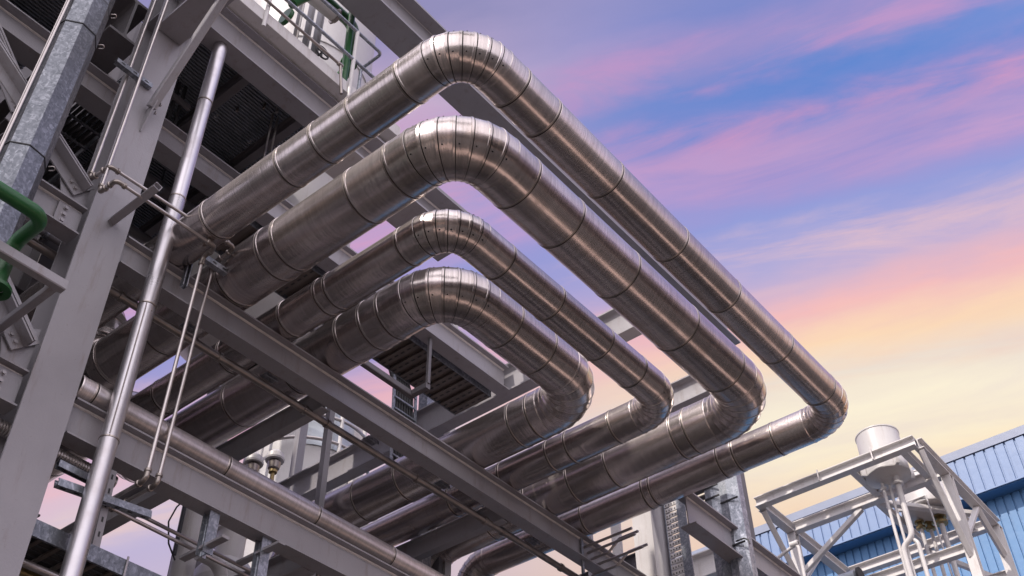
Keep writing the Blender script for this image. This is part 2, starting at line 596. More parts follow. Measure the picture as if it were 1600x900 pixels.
# cross beams framing into the long beam
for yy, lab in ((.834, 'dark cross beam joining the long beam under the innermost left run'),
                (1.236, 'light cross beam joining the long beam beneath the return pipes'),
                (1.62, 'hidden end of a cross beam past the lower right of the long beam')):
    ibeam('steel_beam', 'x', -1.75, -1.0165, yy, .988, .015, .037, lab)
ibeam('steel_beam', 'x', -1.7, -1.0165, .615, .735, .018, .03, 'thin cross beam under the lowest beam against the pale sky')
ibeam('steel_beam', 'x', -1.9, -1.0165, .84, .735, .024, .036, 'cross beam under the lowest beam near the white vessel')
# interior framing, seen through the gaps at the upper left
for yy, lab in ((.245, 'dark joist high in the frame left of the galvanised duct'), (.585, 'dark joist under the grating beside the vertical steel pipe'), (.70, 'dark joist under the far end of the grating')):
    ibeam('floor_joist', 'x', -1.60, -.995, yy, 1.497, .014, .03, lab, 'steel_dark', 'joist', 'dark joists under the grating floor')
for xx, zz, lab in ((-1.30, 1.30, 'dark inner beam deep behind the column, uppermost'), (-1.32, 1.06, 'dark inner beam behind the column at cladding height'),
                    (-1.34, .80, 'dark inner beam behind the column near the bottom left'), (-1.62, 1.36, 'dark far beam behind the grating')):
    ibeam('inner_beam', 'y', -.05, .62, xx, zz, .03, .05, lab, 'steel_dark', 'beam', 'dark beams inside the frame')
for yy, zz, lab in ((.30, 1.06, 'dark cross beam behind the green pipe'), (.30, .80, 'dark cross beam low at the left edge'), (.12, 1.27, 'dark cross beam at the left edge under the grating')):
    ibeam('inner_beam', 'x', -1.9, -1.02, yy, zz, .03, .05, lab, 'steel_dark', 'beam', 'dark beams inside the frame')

# main column: H section, flange faces to +x
col = thing('steel_column', (-1.0105, .431, -.2), 'tall grey H-column at left, broad flange to the viewer', 'column')
m = MB(); m.prism(i_prof(.055, .051, .0028, .0022), (-1.0105, .431, 0), Y, X, Z, -.2, 2.3); m.build('shaft', 'steel', col)
m = MB(); m.box((-1.0105, .431, 1.431), (.043, .051, .0022)); m.build('stiffener_plate', 'steel', col)
m = MB(); m.box((-.984, .431, -.198), (.11, .1, .004)); m.build('base_plate', 'steel', col)
# column behind the frame carrying the inner beams
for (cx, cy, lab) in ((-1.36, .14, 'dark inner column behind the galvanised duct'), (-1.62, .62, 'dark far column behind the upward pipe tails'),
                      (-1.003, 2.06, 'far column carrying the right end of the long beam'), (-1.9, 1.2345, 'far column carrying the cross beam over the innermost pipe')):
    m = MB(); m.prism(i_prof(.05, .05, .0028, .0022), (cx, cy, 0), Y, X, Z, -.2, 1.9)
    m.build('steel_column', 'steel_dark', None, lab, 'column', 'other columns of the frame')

# knee brace in front of the column, with spiked gusset
br_ = thing('knee_brace', (-.984, .431, 1.18), 'square grey brace rising from the column face to the wide beam', 'brace')
m = MB(); m.bar((-.975, .431, 1.214), (-.86, .431, 1.377), .0125, .012, up=(0, 1, 0)); m.build('tube', 'steel', br_)
m = MB(); m.prism([(-.986, 1.172), (-.983, 1.17), (-.958, 1.232), (-.97, 1.24), (-.986, 1.215)], (0, .4302, 0), X, Z, Y, 0, .0018); m.build('gusset_plate', 'steel', br_)
for q in (1.208, 1.219):
    m = MB(); m.hexbolt((-.9735 + (q - 1.208) * .7, .4375, q), Y, .002, .002); m.build('bolt', 'bolt', br_)

# angle braces at the far left
def angle_prof(a, t):
    return [(0, 0), (a, 0), (a, t), (t, t), (t, a), (0, a)]
def angle_brace(p, q, a, label, gus):
    t = thing('angle_brace', q, label, 'brace', 'steel angle braces left of the column')
    p, q = Vector(p), Vector(q)
    d = (q - p).normalized()
    n = X
    side = d.cross(n).normalized()
    m = MB(); m.prism(angle_prof(a, a * .12), p, side, n, d, 0, (q - p).length); m.build('angle', 'steel', t)
    m = MB(); m.prism(angle_prof(a, a * .12), p - side * (a * .08) + n * 0, -side, n, d, 0, (q - p).length); m.build('angle', 'steel', t)
    m = MB(); m.prism(gus, (q.x - .004, 0, 0), Y, Z, X, 0, .002); m.build('gusset_plate', 'steel', t)
    for k in (.008, .017):
        m = MB(); m.hexbolt(q - d * k + side * a * .55 + n * a * .12, n, .0024, .002); m.build('bolt', 'bolt', t)
angle_brace((-1.09, .155, 1.37), (-1.09, .318, 1.185), .02, 'angle brace slanting behind the duct at the top left', [(.30, 1.16), (.35, 1.15), (.35, 1.215), (.31, 1.225)])
angle_brace((-1.0, .205, 1.165), (-1.0, .394, 1.029), .018, 'double angle brace right of the duct ending at a gusset', [(.372, 1.002), (.4025, 1.002), (.4025, 1.05), (.388, 1.05), (.36, 1.04)])
angle_brace((-.996, .2, .975), (-.996, .391, .775), .018, 'double angle brace with two bolts near the left edge', [(.372, .7485), (.4025, .7485), (.4025, .81), (.388, .80), (.365, .775)])
for zc, xg, lab in ((1.0005, 0, 'bolted splice plate on the short beam left of the column'), (.7475, 0, 'bolted splice plate on the beam at the left edge')):
    t = thing('splice_plate', (-1.0, .39, zc - .045), lab, 'plate', 'bolted splice plates')
    m = MB(); m.box((-.9995, .386, zc - .024), (.003, .032, .036)); m.build('plate', 'steel', t)
    for i in range(3):
        m = MB(); m.hexbolt((-.998, .380, zc - .013 - .0105 * i), X, .0025, .0024); m.build('bolt', 'bolt', t)

# --------------------------------------------------------------- grating floors
def grating(x0, x1, y0, y1, z, label):
    m = MB()
    n = int((x1 - x0) / .0064)
    for i in range(n + 1):
        x = x0 + (x1 - x0) * i / n
        m.box((x, (y0 + y1) / 2, z + .002), (.0026, y1 - y0, .0038))
    m.cur = 1
    m.box(((x0 + x1) / 2, (y0 + y1) / 2, z + .0075), (x1 - x0, y1 - y0, .003))
    m.build('floor_grating', 'grating', None, label, 'grating', 'ribbed steel deckings of the upper floor', mat2='steel_dark')
grating(-1.58, -.996, .468, .775, 1.510, 'ribbed steel decking between the deep beam and the beam behind the column')
grating(-1.58, -1.0, .02, .352, 1.510, 'ribbed steel decking above the galvanised duct at top left')
m = MB(); m.box((-.951, .66, 1.5125), (.034, .39, .005)); m.box((-.9355, .66, 1.526), (.0016, .39, .024))
m.build('toe_board', 'white', None, 'grey deck edge strip and toe board on the deep platform beam', 'toe board')

m = MB(); m.box((-1.35, -.30, 1.76), (.77, 1.1, .02)); m.build('upper_floor', 'steel_dark', None, 'dark plated floor overhead at the far upper left of the frame', 'floor')  # added slab that keeps sun off the upper left of the frame
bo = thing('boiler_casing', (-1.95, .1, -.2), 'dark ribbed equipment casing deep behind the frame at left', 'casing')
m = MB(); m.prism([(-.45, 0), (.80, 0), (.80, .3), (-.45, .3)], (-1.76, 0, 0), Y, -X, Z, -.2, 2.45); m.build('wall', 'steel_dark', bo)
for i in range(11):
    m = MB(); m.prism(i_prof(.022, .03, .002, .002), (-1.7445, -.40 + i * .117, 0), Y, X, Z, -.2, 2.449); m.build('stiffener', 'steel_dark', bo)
fx = thing('flexible_duct', (-1.02, .5, .68), 'silvery ribbed hose under the lowest beam beside the column', 'hose')
m = MB(); pr_ = []
for i in range(44):
    pr_ += [(.0072, i * .0034), (.0084, i * .0034 + .001), (.0084, i * .0034 + .0022)]
m.lathe((-1.021, .40, .6895), Y, pr_, 20); m.build('hose_body', 'tube', fx)
# --------------------------------------------------------------- vertical brushed pipe
vp = thing('steel_pipe', (-.975, .505, -.19), 'bright vertical steel pipe standing in front of the beams right of the column', 'pipe')
cuts = [-.19, .45, .704, .9, 1.091, 1.297, 1.434]
for i, (a, b) in enumerate(zip(cuts[:-1], cuts[1:])):
    rr = .0103 + (.0004 if i % 2 else 0)
    m = MB(); m.lathe((-.975, .505, 0), Z, [(rr, a), (rr, b)], 40); m.build('pipe_length', 'brushed', vp)
    if a > 0:
        m = MB(); m.lathe((-.975, .505, a), Z, [(.0104, -.0012), (.0114, -.0008), (.0114, .0008), (.0104, .0012)], 40); m.build('seam_band', 'band', vp)
m = MB(); m.box((-.9635, .4975, .80), (.0009, .0012, .19)); m.build('seam_lap', 'band', vp)
# --------------------------------------------------------------- octagonal galvanised duct
du = thing('galvanised_duct', (-.95, .2957, -.19), 'octagonal galvanised sheet duct rising along the left edge', 'duct')
octo = [(.0272 * math.cos(PI / 8 + PI / 4 * i + .16), .0272 * math.sin(PI / 8 + PI / 4 * i + .16)) for i in range(8)]
zz = [-.19, .5, .735, .967, 1.204, 1.273, 1.62, 2.1]
for a, b in zip(zz[:-1], zz[1:]):
    m = MB(); m.prism([(p * (1.0 if a != 1.204 else 1.03), q * (1.0 if a != 1.204 else 1.03)) for p, q in octo], (-.95, .2957, 0), X, Y, Z, a + .0006, b + .0012)
    m.build('duct_section', 'galv', du, smooth=20)
for a in zz[1:-1]:
    m = MB(); o2 = [(p * 1.035, q * 1.035) for p, q in octo]
    m.prism(o2, (-.95, .2957, 0), X, Y, Z, a - .0012, a + .0002); bnd = m.build('strap', 'black', du, smooth=20)
    m = MB(); m.tube([(-.937, .3215, a + .001), (-.932, .3265, a + .002), (-.936, .329, a), (-.94, .3245, a - .001)], .0007, .002, 8); m.build('wire_twist', 'tube', bnd)
for dx, dy in ((-.002, -.0282), (.006, -.0286)):
    m = MB(); m.tube([(-.945 + dx, .2957 + dy, -.19), (-.945 + dx, .2957 + dy, 2.05)], .0017, None, 10); m.build('corner_conduit', 'tube', du)

# --------------------------------------------------------------- green pipe and its support
gp = thing('green_pipe', (-.87, .2, .6), 'glossy green pipe bending in front of the galvanised duct', 'pipe')
m = MB(); m.tube([(-.85, -.1, .8135), (-.85, .308, .8135), (-.906, .308, .8135), (-.906, .308, .752)], .0078, .015, 24, 12); m.build('pipe_body', 'green', gp)
m = MB(); m.lathe((-.85, .19, .8135), Y, [(.0084, 0), (.0091, .0006), (.0091, .003), (.0084, .0036)], 24); m.build('weld_collar', 'green', gp)
m = MB(); m.lathe((-.906, .308, .748), Z, [(.0084, 0), (.016, .0002), (.016, .004), (.0084, .0042)], 24); m.build('flange', 'green', gp)
t = thing('support_bracket', (-.885, .33, .775), 'grey bracket arm under the green pipe next to the column', 'bracket')
m = MB(); m.bar((-.885, .10, .7795), (-.885, .3645, .7795), .011, .0125); m.build('arm', 'steel', t)
m = MB(); m.bar((-.891, .357, .7795), (-.995, .357, .7795), .009, .010); m.build('stub', 'steel', t)

# --------------------------------------------------------------- lagged pipe on the lowest beam, slim pipe under the long beam
lp = thing('lagged_pipe', (-1.004, 1.2, .7478), 'slim lagged pipe lying along the lowest beam', 'pipe')
run(lp, (-.996, .46, .7624), (-.996, 2.0, .7624), .0145, [.02, .21, .36, .50, .66, .84, 1.04, 1.25], 'clad_b')
sp = thing('trace_pipe', (-1.040, 1.0, .945), 'narrow brown steel pipe hung under the long beam', 'pipe')
m = MB(); m.tube([(-1.040, .1, .951), (-1.040, 2.0, .951)], .0056, None, 20); m.build('pipe_body', 'brown', sp)
for yy in (.50, .66, .815, .86, 1.05, 1.215, 1.26, 1.42):
    m = MB(); m.lathe((-1.040, yy, .951), Y, [(.0056, -.003), (.0072, -.0025), (.0072, .0025), (.0056, .003)], 20); m.build('pipe_clamp', 'brown', sp)
for yy in (.60, .74, .94, 1.10, 1.33):
    m = MB(); m.box((-1.031, yy, .960), (.014, .022, .0016)); m.box((-1.025, yy, .9575), (.0014, .022, .005)); m.build('hanger_plate', 'galv_l', sp)

# --------------------------------------------------------------- instrument tubes
def tube_thing(pts, r, label, fit, group='instrument tubes around the column', mat='tube', name='instrument_tube'):
    t = thing(name, pts[-1], label, 'tube', group)
    m = MB(); m.tube(pts, r, r * 3, 12, 5); m.build('tube_line', mat, t)
    for i in fit:
        c = Vector(pts[i]); a = (Vector(pts[i - 1]) - c).normalized(); b = (Vector(pts[i + 1]) - c).normalized()
        m = MB()
        m.tube([c + a * r * 5.5, c, c + b * r * 5.5], r * 1.35, r * 2.6, 12, 5)
        for dd in (a, b):
            m.lathe(c + dd * r * 4.2, dd, [(r * 1.35, 0), (r * 1.8, r * .3), (r * 1.8, r * 1.6), (r * 1.35, r * 1.9)], 12)
        m.build('elbow_fitting', 'brown', t)
    return t
RT = .0023
tube_thing([(-.989, .391, 2.0), (-.989, .391, 1.042), (-.95, .394, 1.042), (-.943, .586, 1.042), (-.9785, .582, 1.032), (-.9785, .577, .684), (-1.045, .576, .684), (-1.055, .95, .684)], RT,
           'outer one of two thin steel tubes bending round the column and dropping to the right', (1, 2, 3, 4, 5, 6))
tube_thing([(-.9535, .394, 1.9), (-.9535, .394, .996), (-.921, .395, .996), (-.919, .544, .996), (-.944, .545, .994), (-.944, .542, .659), (-1.02, .542, .659), (-1.03, .93, .659)], RT,
           'inner one of two thin steel tubes bending round the column, nearer the vertical pipe', (1, 2, 3, 4, 5, 6))


def strut(name, p, q, w, label, up=Z, group='strut channels holding the thin tubes', holes=True):
    """C channel with a slotted back"""
    p, q = Vector(p), Vector(q)
    d = (q - p); L = d.length; d.normalize()
    t_ = w * .1
    a = w / 2
    prof = [(-a, -a), (a, -a), (a, -a * .0 + a), (a - t_ * 2, a), (a - t_ * 2, a - t_), (a - t_, a - t_), (a - t_, -a + t_), (-a + t_, -a + t_), (-a + t_, a - t_), (-a + t_ * 2, a - t_), (-a + t_ * 2, a), (-a, a)]
    m = MB(); m.bar(p, q, w, w, up, prof)
    root = thing(name, p, label, 'bracket', group)
    m.cur = 1
    side = d.cross(Vector(up)).normalized(); u = side.cross(d).normalized()
    k = max(2, int(L / .016))
    for i in range(k):
        c = p + d * (L * (i + .5) / k) - u * (a + .0001)
        m.prism([(-.003, -.0011), (.003, -.0011), (.003, .0011), (-.003, .0011)], c, d, side, -u, 0, .0002)
    m.build('channel', 'galv_l' if w < .009 else 'steel', root, mat2='black')
    return root
strut('strut_channel', (-.984, .434, .9985), (-.893, .434, .9985), .0095, 'slotted channel arm sticking out of the column under the two tubes', up=(0, -1, .3))
strut('strut_channel', (-.981, .366, 1.257), (-.981, .424, 1.257), .008, 'short channel bolted across the column edge behind the vertical tubes', up=(-1, 0, 0))
strut('strut_channel', (-.970, .535, 1.021), (-.970, .600, 1.021), .0085, 'channel over the long beam clamping the dropping tubes', up=(-1, 0, 0))
strut('strut_channel', (-.9885, .553, .975), (-.9885, .553, 1.016), .007, 'short post under the tube clamp on the long beam', up=(1, 0, 0))
strut('strut_channel', (-1.004, .533, .69), (-1.004, .537, .585), .009, 'vertical channel hung below the lowest beam behind the bright pipe', up=(-1, 0, 0))
strut('strut_channel', (-.992, .47, .640), (-.992, .585, .6535), .0085, 'horizontal slotted channel holding the tube ends below the lowest beam', up=(0, 0, 1))
strut('strut_channel', (-1.003, .47, .668), (-1.003, .52, .668), .008, 'stub channel left of the bright pipe just under the lowest beam', up=(0, 0, -1))
for (yy, lab) in ((.672, 'short hanger channel under the lowest beam near the white column'), (.753, 'galvanised post with crossbar under the lowest beam')):
    t = thing('hanger_post', (-1.003, yy, .62), lab, 'hanger', 'hangers under the lowest beam')
    m = MB(); m.prism(i_prof(.014, .014, .0014, .0012), (-1.003, yy, 0), Y, X, Z, .585 if yy > .7 else .645, .6995); m.build('post', 'galv_l', t)
    m = MB(); m.bar((-1.045, yy, .655 if yy < .7 else .683), (-.966, yy, .655 if yy < .7 else .683), .010, .004); m.build('crossbar', 'steel', t)

# --------------------------------------------------------------- cable tray at the lower left
ct = thing('cable_tray', (-1.02, .7, .575), 'dusty ladder cable tray with cables at the lower left', 'cable tray')
for x in (-.998, -1.075):
    m = MB(); m.prism([(0, 0), (.003, 0), (.003, .001), (.001, .001), (.001, .0175), (.003, .0175), (.003, .0185), (0, .0185)], (x, 0, .578), X if x < -1.05 else -X, Z, Y, -.2, 1.3); m.build('side_rail', 'galv', ct)
for i in range(40):
    m = MB(); m.box((-1.0365, .28 + i * .022, .5815), (.072, .005, .003)); m.build('rung', 'trayfloor', ct)
for i in range(6):
    m = MB(); m.tube([(-1.069 + i * .0125, -.2, .587), (-1.069 + i * .0125, 1.3, .587)], .0042, None, 10); m.build('cable', 'black', ct)
for yy in (.52, .575, .64, .70):
    m = MB(); m.box((-.9968, yy, .588), (.0014, .0022, .024)); m.build('clip', 'bolt', ct)
for k, (xx, mt, lab) in enumerate(((-1.0, 'tube', 'silver pipe under the cable tray'), (-1.018, 'brass', 'yellowish pipe under the cable tray'))):
    m = MB(); m.tube([(xx - .03, -.2, .565), (xx - .03, .75, .565)], .0042, None, 16); m.build('service_pipe', mt, None, lab, 'pipe', 'pipes under the cable tray')

# --------------------------------------------------------------- perforated tray and vertical tray behind the small loop
pt = thing('cable_tray', (-1.07, .9, 1.19), 'perforated cable tray beside the beam inside the smallest loop', 'cable tray')
for x in (-1.024, -1.108):
    m = MB(); m.box((x, .90, 1.2035), (.0018, .62, .022)); m.build('side_rail', 'galv', pt)
for i in range(24):
    y = .60 + i * .0262
    m = MB()
    m.prism([(-.008, 0), (.008, 0), (.008, .004), (.007, .004), (.007, .001), (-.007, .001), (-.007, .004), (-.008, .004)], (0, y, 1.194), Y, Z, X, -1.107, -1.025)
    m.cur = 1
    for k in range(6):
        m.box((-1.102 + k * .0145, y, 1.1935), (.0075, .003, .0004))
    m.build('rung', 'trayfloor', pt, mat2='black')
m = MB(); m.box((-1.066, .90, 1.2005), (.081, .62, .0016)); m.build('tray_floor', 'trayfloor', pt)
vt = thing('cable_tray', (-1.2, 1.18, 1.0), 'vertical ladder tray full of black cables seen through the smallest loop', 'cable tray')
for y0 in (1.150, 1.208):
    m = MB(); m.bar((-1.2, y0 - .004, 1.10), (-1.2, y0 - .012, 1.33), .007, .0022, up=X); m.build('side_rail', 'galv_l', vt)
for i in range(9):
    z = 1.115 + i * .025
    m = MB(); m.box((-1.197, 1.179 - (z - 1.02) * .04, z), (.002, .056, .0035)); m.build('rung', 'galv_l', vt)
for i in range(8):
    y = 1.154 + i * .0068
    m = MB(); m.tube([(-1.204, y, 1.09), (-1.204, y - .01, 1.27), (-1.204, y - .03, 1.31), (-1.16 , y - .14, 1.33)], .0031, .02, 8); m.build('cable', 'black', vt)
t = thing('corner_bracket', (-1.04, .95, 1.1), 'dark L-shaped angle bracket hanging inside the smallest loop', 'bracket')
m = MB(); m.bar((-1.04, .80, 1.1), (-1.04, 1.032, 1.1), .010, .011); m.build('long_arm', 'steel_dark', t)
m = MB(); m.bar((-1.034, 1.027, 1.1), (-1.002, 1.027, 1.1), .010, .011); m.build('short_arm', 'steel_dark', t)
m = MB(); m.bar((-1.003, 1.027, 1.1045), (-1.003, 1.027, 1.199), .006, .006, up=Y); m.build('drop_rod', 'steel_dark', t)
for (yy, w, mt, lab) in ((1.284, .03, 'galv_l', 'slotted galvanised channel post seen through the smallest loop'), (1.345, .016, 'white', 'white post seen through the smallest loop'), (1.325, .010, 'steel_dark', 'thin dark post behind the perforated tray')):
    m = MB(); m.prism([(-w / 2, -.012), (w / 2, -.012), (w / 2, .012), (w / 2 - .003, .012), (w / 2 - .003, -.009), (-w / 2 + .003, -.009), (-w / 2 + .003, .012), (-w / 2, .012)], (-1.25, yy, 0), Y, -X, Z, -.2, 1.6)
    m.build('frame_post', mt, None, lab, 'post', 'posts behind the smallest loop')
for xx, yy, lab in ((-1.3, 1.08, 'thin grey post left of the cable-filled tray'),):
    m = MB(); m.prism([(-.006, -.006), (.006, -.006), (.006, .006), (-.006, .006)], (xx, yy, 0), Y, -X, Z, -.2, 1.5); m.build('frame_post', 'steel', None, lab, 'post', 'posts behind the smallest loop')

# --------------------------------------------------------------- platform railing
rl = thing('guard_railing', (-.935, .66, 1.505), 'grey tubular guard railing of the upper platform', 'railing')
for yy in (.395, .543, .729):
    m = MB(); m.tube([(-.932, yy, 1.492), (-.932, yy, 1.686)], .0036, None, 12); m.build('post', 'white', rl)
m = MB(); m.tube([(-.932, .30, 1.686), (-.932, .790, 1.686), (-.985, .790, 1.686), (-.985, .790, 1.603), (-.932, .786, 1.603), (-.932, .30, 1.603)], .0032, .008, 12); m.build('rail', 'galv_l', rl)
rb = thing('guard_railing', (-1.16, .66, 1.505), 'pale tubular railing on the far side of the upper platform', 'railing')
for yy in (.47, .545, .62, .695, .765):
    m = MB(); m.tube([(-1.145, yy, 1.512), (-1.145, yy, 1.80)], .0034, None, 10); m.build('post', 'white', rb)
for zz_ in (1.60, 1.70, 1.80):
    m = MB(); m.tube([(-1.145, .42, zz_), (-1.145, .768, zz_)], .003, None, 10); m.build('rail', 'white', rb)
vl = thing('steel_pipe', (-.925, .72, 1.49), 'thin brown pipe running along the platform railing and turning down', 'pipe')
m = MB(); m.tube([(-.925, .40, 1.548), (-.925, .697, 1.548), (-.925, .708, 1.48)], .0027, .005, 12); m.build('pipe_body', 'brown', vl)
m = MB(); m.lathe((-.925, .697, 1.548), Y, [(.0027, -.006), (.0042, -.005), (.0042, .004), (.0027, .005)], 12); m.build('tee_fitting', 'brown', vl)
# vessel on the deck
wv = thing('white_vessel', (-1.29, .874, .9), 'large white vessel behind the platform railing', 'vessel')
m = MB(); m.lathe((-1.29, .874, 0), Z, [(.02, 1.20), (.10, 1.215), (.145, 1.26), (.15, 1.30), (.15, 2.5), (.1, 2.58), (.0, 2.6)], 56); m.build('shell', 'white_g', wv)
for z in (1.62, 1.95):
    m = MB(); m.lathe((-1.29, .874, z), Z, [(.15, 0), (.153, .001), (.153, .005), (.15, .006)], 56); m.build('stiffener_ring', 'white_g', wv)
m = MB()
for k in range(2):
    pts = [(-1.17 + .002 * k, .745 + .055 * math.cos(a), 1.62 + .055 * math.sin(a)) for a in [PI * .1 + i * .22 for i in range(9 - 2 * k)]]
    pts = [(p[0], p[1] - .02 * k, p[2] - .03 * k) for p in pts]
    m.tube(pts, .003, None, 8)
m.build('hoop', 'tube', wv)
for i, (yy, w_) in enumerate(((.700, .004), (.7245, .006), (.748, .007))):
    m = MB(); m.prism([(-w_, -.004), (w_, -.004), (w_, .004), (w_ - .0015, .004), (w_ - .0015, -.0025), (-w_, -.0025)], (-1.08, yy, 0), Y, X, Z, 1.512, 1.99 - .02 * i); m.build('deck_post', 'steel', None, ['thinnest, leftmost', 'middle', 'widest, rightmost'][i] + ' of three slim grey posts standing behind the railing', 'post', 'slim posts behind the railing')
g = thing('green_pipe', (-1.0, .765, 1.51), 'upright green pipe with a dark green elbow on the upper platform', 'pipe')
m = MB(); m.tube([(-1.0, .768, 1.49), (-1.0, .762, 1.86)], .0068, None, 20); m.build('riser', 'green', g)
m = MB(); m.tube([(-1.03, .66, 1.87), (-1.03, .795, 1.87), (-1.03, .795, 1.72), (-1.09, .795, 1.72)], .0115, .022, 20, 8); m.build('header', 'green', g)
m = MB(); m.lathe((-1.03, .795, 1.745), Z, [(.0115, 0), (.0165, .0003), (.0165, .006), (.0115, .0063)], 20); m.build('flange', 'green', g)
cp = thing('lagged_pipe', (-1.0, .6, 1.75), 'cream lagged pipe stub with a flange above the platform railing', 'pipe')
m = MB(); m.tube([(-1.0, .50, 1.772), (-1.0, .722, 1.795)], .0125, None, 24); m.build('lagging', 'white_g', cp)
m = MB(); m.lathe((-1.0, .722, 1.795), Y, [(.0125, 0), (.017, .0004), (.017, .004), (.012, .0045), (.012, .008), (0, .009)], 24); m.build('flange', 'brown', cp)
gb = thing('green_pipe', (-1.0, .6, 1.66), 'short green pipe ending in a dark green blind at the top of the railing', 'pipe')
m = MB(); m.tube([(-1.0, .665, 1.80), (-1.0, .628, 1.722)], .0085, None, 20); m.build('pipe_body', 'green', gb)
m = MB(); m.lathe((-1.0, .622, 1.675), Y, [(0, -.004), (.0165, -.004), (.0175, 0), (.0165, .004), (0, .004)], 24); m.build('blind_flange', 'green', gb)
for i, (xx, yy, z1, lab) in enumerate(((-1.06, .655, 1.70, 'thin upright tube just left of the handwheel'), (-1.05, .675, 1.66, 'short upright tube with a bent top by the handwheel'), (-1.02, .735, 1.62, 'stub tube at the right of the handwheel'), (-1.08, .60, 1.66, 'upright tube left among the platform piping'), (-1.10, .63, 1.72, 'taller upright tube among the platform piping'))):
    m = MB(); m.tube([(xx, yy, 1.5), (xx, yy, z1), (xx, yy + .03, z1 + .012)], .0026, .008, 10)
    m.lathe((xx, yy, 1.57), Z, [(.0026, 0), (.006, .001), (.006, .008), (.0026, .009)], 12); m.build('drain_tube', 'tube' if i % 2 else 'brown', None, lab, 'tube', 'small tubes behind the railing')
m = MB(); m.tube([(-1.03, .40, 1.545), (-1.03, .74, 1.545)], .006, None, 14)
m.build('header_pipe', 'white', None, 'white pipe lying on the deck behind the toe board', 'pipe')
va = thing('hand_valve', (-1.0, .555, 1.57), 'dark handwheel valve behind the railing', 'valve')
m = MB(); m.tube([(-1.012, .56, 1.64), (-1.012, .74, 1.64)], .0045, None, 12); m.lathe((-1.012, .699, 1.64), Y, [(.0045, -.012), (.009, -.011), (.009, .011), (.0045, .012)], 14); m.build('body', 'brown', va)
m = MB(); pts = [(-.985 , .699 + .014 * math.cos(a), 1.64 + .014 * math.sin(a)) for a in [i * PI / 8 for i in range(17)]]
m.tube(pts, .0018, None, 8)
m.tube([(-.985, .685, 1.64), (-.985, .713, 1.64)], .0014); m.tube([(-.985, .699, 1.626), (-.985, .699, 1.654)], .0014); m.tube([(-1.012, .699, 1.64), (-.984, .699, 1.64)], .002)
m.build('handwheel', 'black', va)
va = thing('hand_valve', (-1.0, .53, 1.52), 'small brown valve with stub by the left railing post', 'valve')
m = MB(); m.tube([(-1.0, .512, 1.50), (-1.0, .512, 1.60)], .005, None, 14)
m.lathe((-1.0, .512, 1.53), Z, [(.005, 0), (.009, .003), (.009, .02), (.005, .024)], 14)
m.tube([(-1.0, .512, 1.56), (-1.0, .55, 1.575)], .0035, None, 10); m.build('body', 'brown', va)
t = thing('rod_pair', (-1.05, .69, 1.25), 'pair of thin hanger rods under the grating', 'hanger')
for k in (0, .011):
    m = MB(); m.tube([(-1.06, .675 + k, 1.28), (-1.06, .675 + k, 1.505)], .002, None, 8); m.build('rod', 'tube', t)
# hanging cable bundle and dark conduits behind the column
t = thing('conduit_bundle', (-1.12, .52, 1.3), 'bundle of dark conduits behind the column under the grating', 'conduits')
for i in range(5):
    m = MB(); m.tube([(-1.13, .495 + i * .0125, 1.505), (-1.13, .495 + i * .0125, 1.42 - .01 * (i % 3)), (-1.2, .50 + i * .0125, 1.39), (-1.5, .50 + i * .0125, 1.39)], .0035, .01, 8); m.build('conduit', 'black', t)
m = MB(); m.bar((-1.126, .48, 1.46), (-1.126, .56, 1.46), .006, .012); m.build('conduit_clamp', 'steel_dark', t)

k_ = 0
for (yy0, yy1, xx, zz, rr, lab) in ((.05, .72, -1.19, 1.445, .008, 'dark pipe slung just under the grating beside the joists, nearest the deep beam'), (.05, .72, -1.225, 1.45, .005, 'slim dark pipe under the grating, second from the deep beam'),
                                  (.05, .72, -1.29, 1.44, .012, 'fat dark pipe under the grating'), (.02, .70, -1.40, 1.43, .009, 'dark pipe far under the grating'),
                                  (.05, .80, -1.20, 1.16, .010, 'dark pipe behind the column below the bolted beam level'), (.05, .70, -1.27, 1.19, .006, 'slim dark pipe behind the column'),
                                  (.05, .62, -1.22, .90, .011, 'dark pipe at the left behind the brace with two bolts'), (.05, .62, -1.30, .93, .006, 'slim dark pipe at the left behind the brace with two bolts')):
    t = thing('service_pipe', (xx, (yy0 + yy1) / 2, zz - rr), lab, 'pipe', 'dark pipes inside the frame')
    m = MB(); m.tube([(xx, yy0, zz), (xx, yy1, zz)], rr, None, 16); m.build('pipe_body', 'steel_dark', t)
    for q in range(4):
        y = yy0 + .1 + q * .16
        m = MB(); m.lathe((xx, y, zz), Y, [(rr, -.003), (rr * 1.35, -.0028), (rr * 1.35, .0028), (rr, .003)], 16); m.build('pipe_clamp', 'galv', t)
        m = MB(); m.bar((xx, y, zz + rr), (xx, y, zz + .05), .003, .003, up=X); m.build('hanger_rod', 'galv', t)
for (xa, xb, yy, zz, lab) in ((-1.7, -1.13, .45, 1.40, 'dark ladder tray crossing under the grating behind the column'), (-1.7, -1.05, .36, 1.12, 'dark ladder tray crossing behind the short bolted beam')):
    t = thing('cable_tray', (xb, yy, zz), lab, 'cable tray', 'dark cable trays inside the frame')
    for dy in (-.03, .03):
        m = MB(); m.box(((xa + xb) / 2, yy + dy, zz), (xb - xa, .0016, .014)); m.build('side_rail', 'galv', t)
    for q in range(14):
        m = MB(); m.box((xa + .02 + q * (xb - xa - .04) / 13, yy, zz - .003), (.005, .058, .003)); m.build('rung', 'galv', t)
    for q in range(6):
        m = MB(); m.tube([(xa, yy - .022 + q * .009, zz + .002), (xb, yy - .022 + q * .009, zz + .002)], .0034, None, 8); m.build('cable', 'black', t)
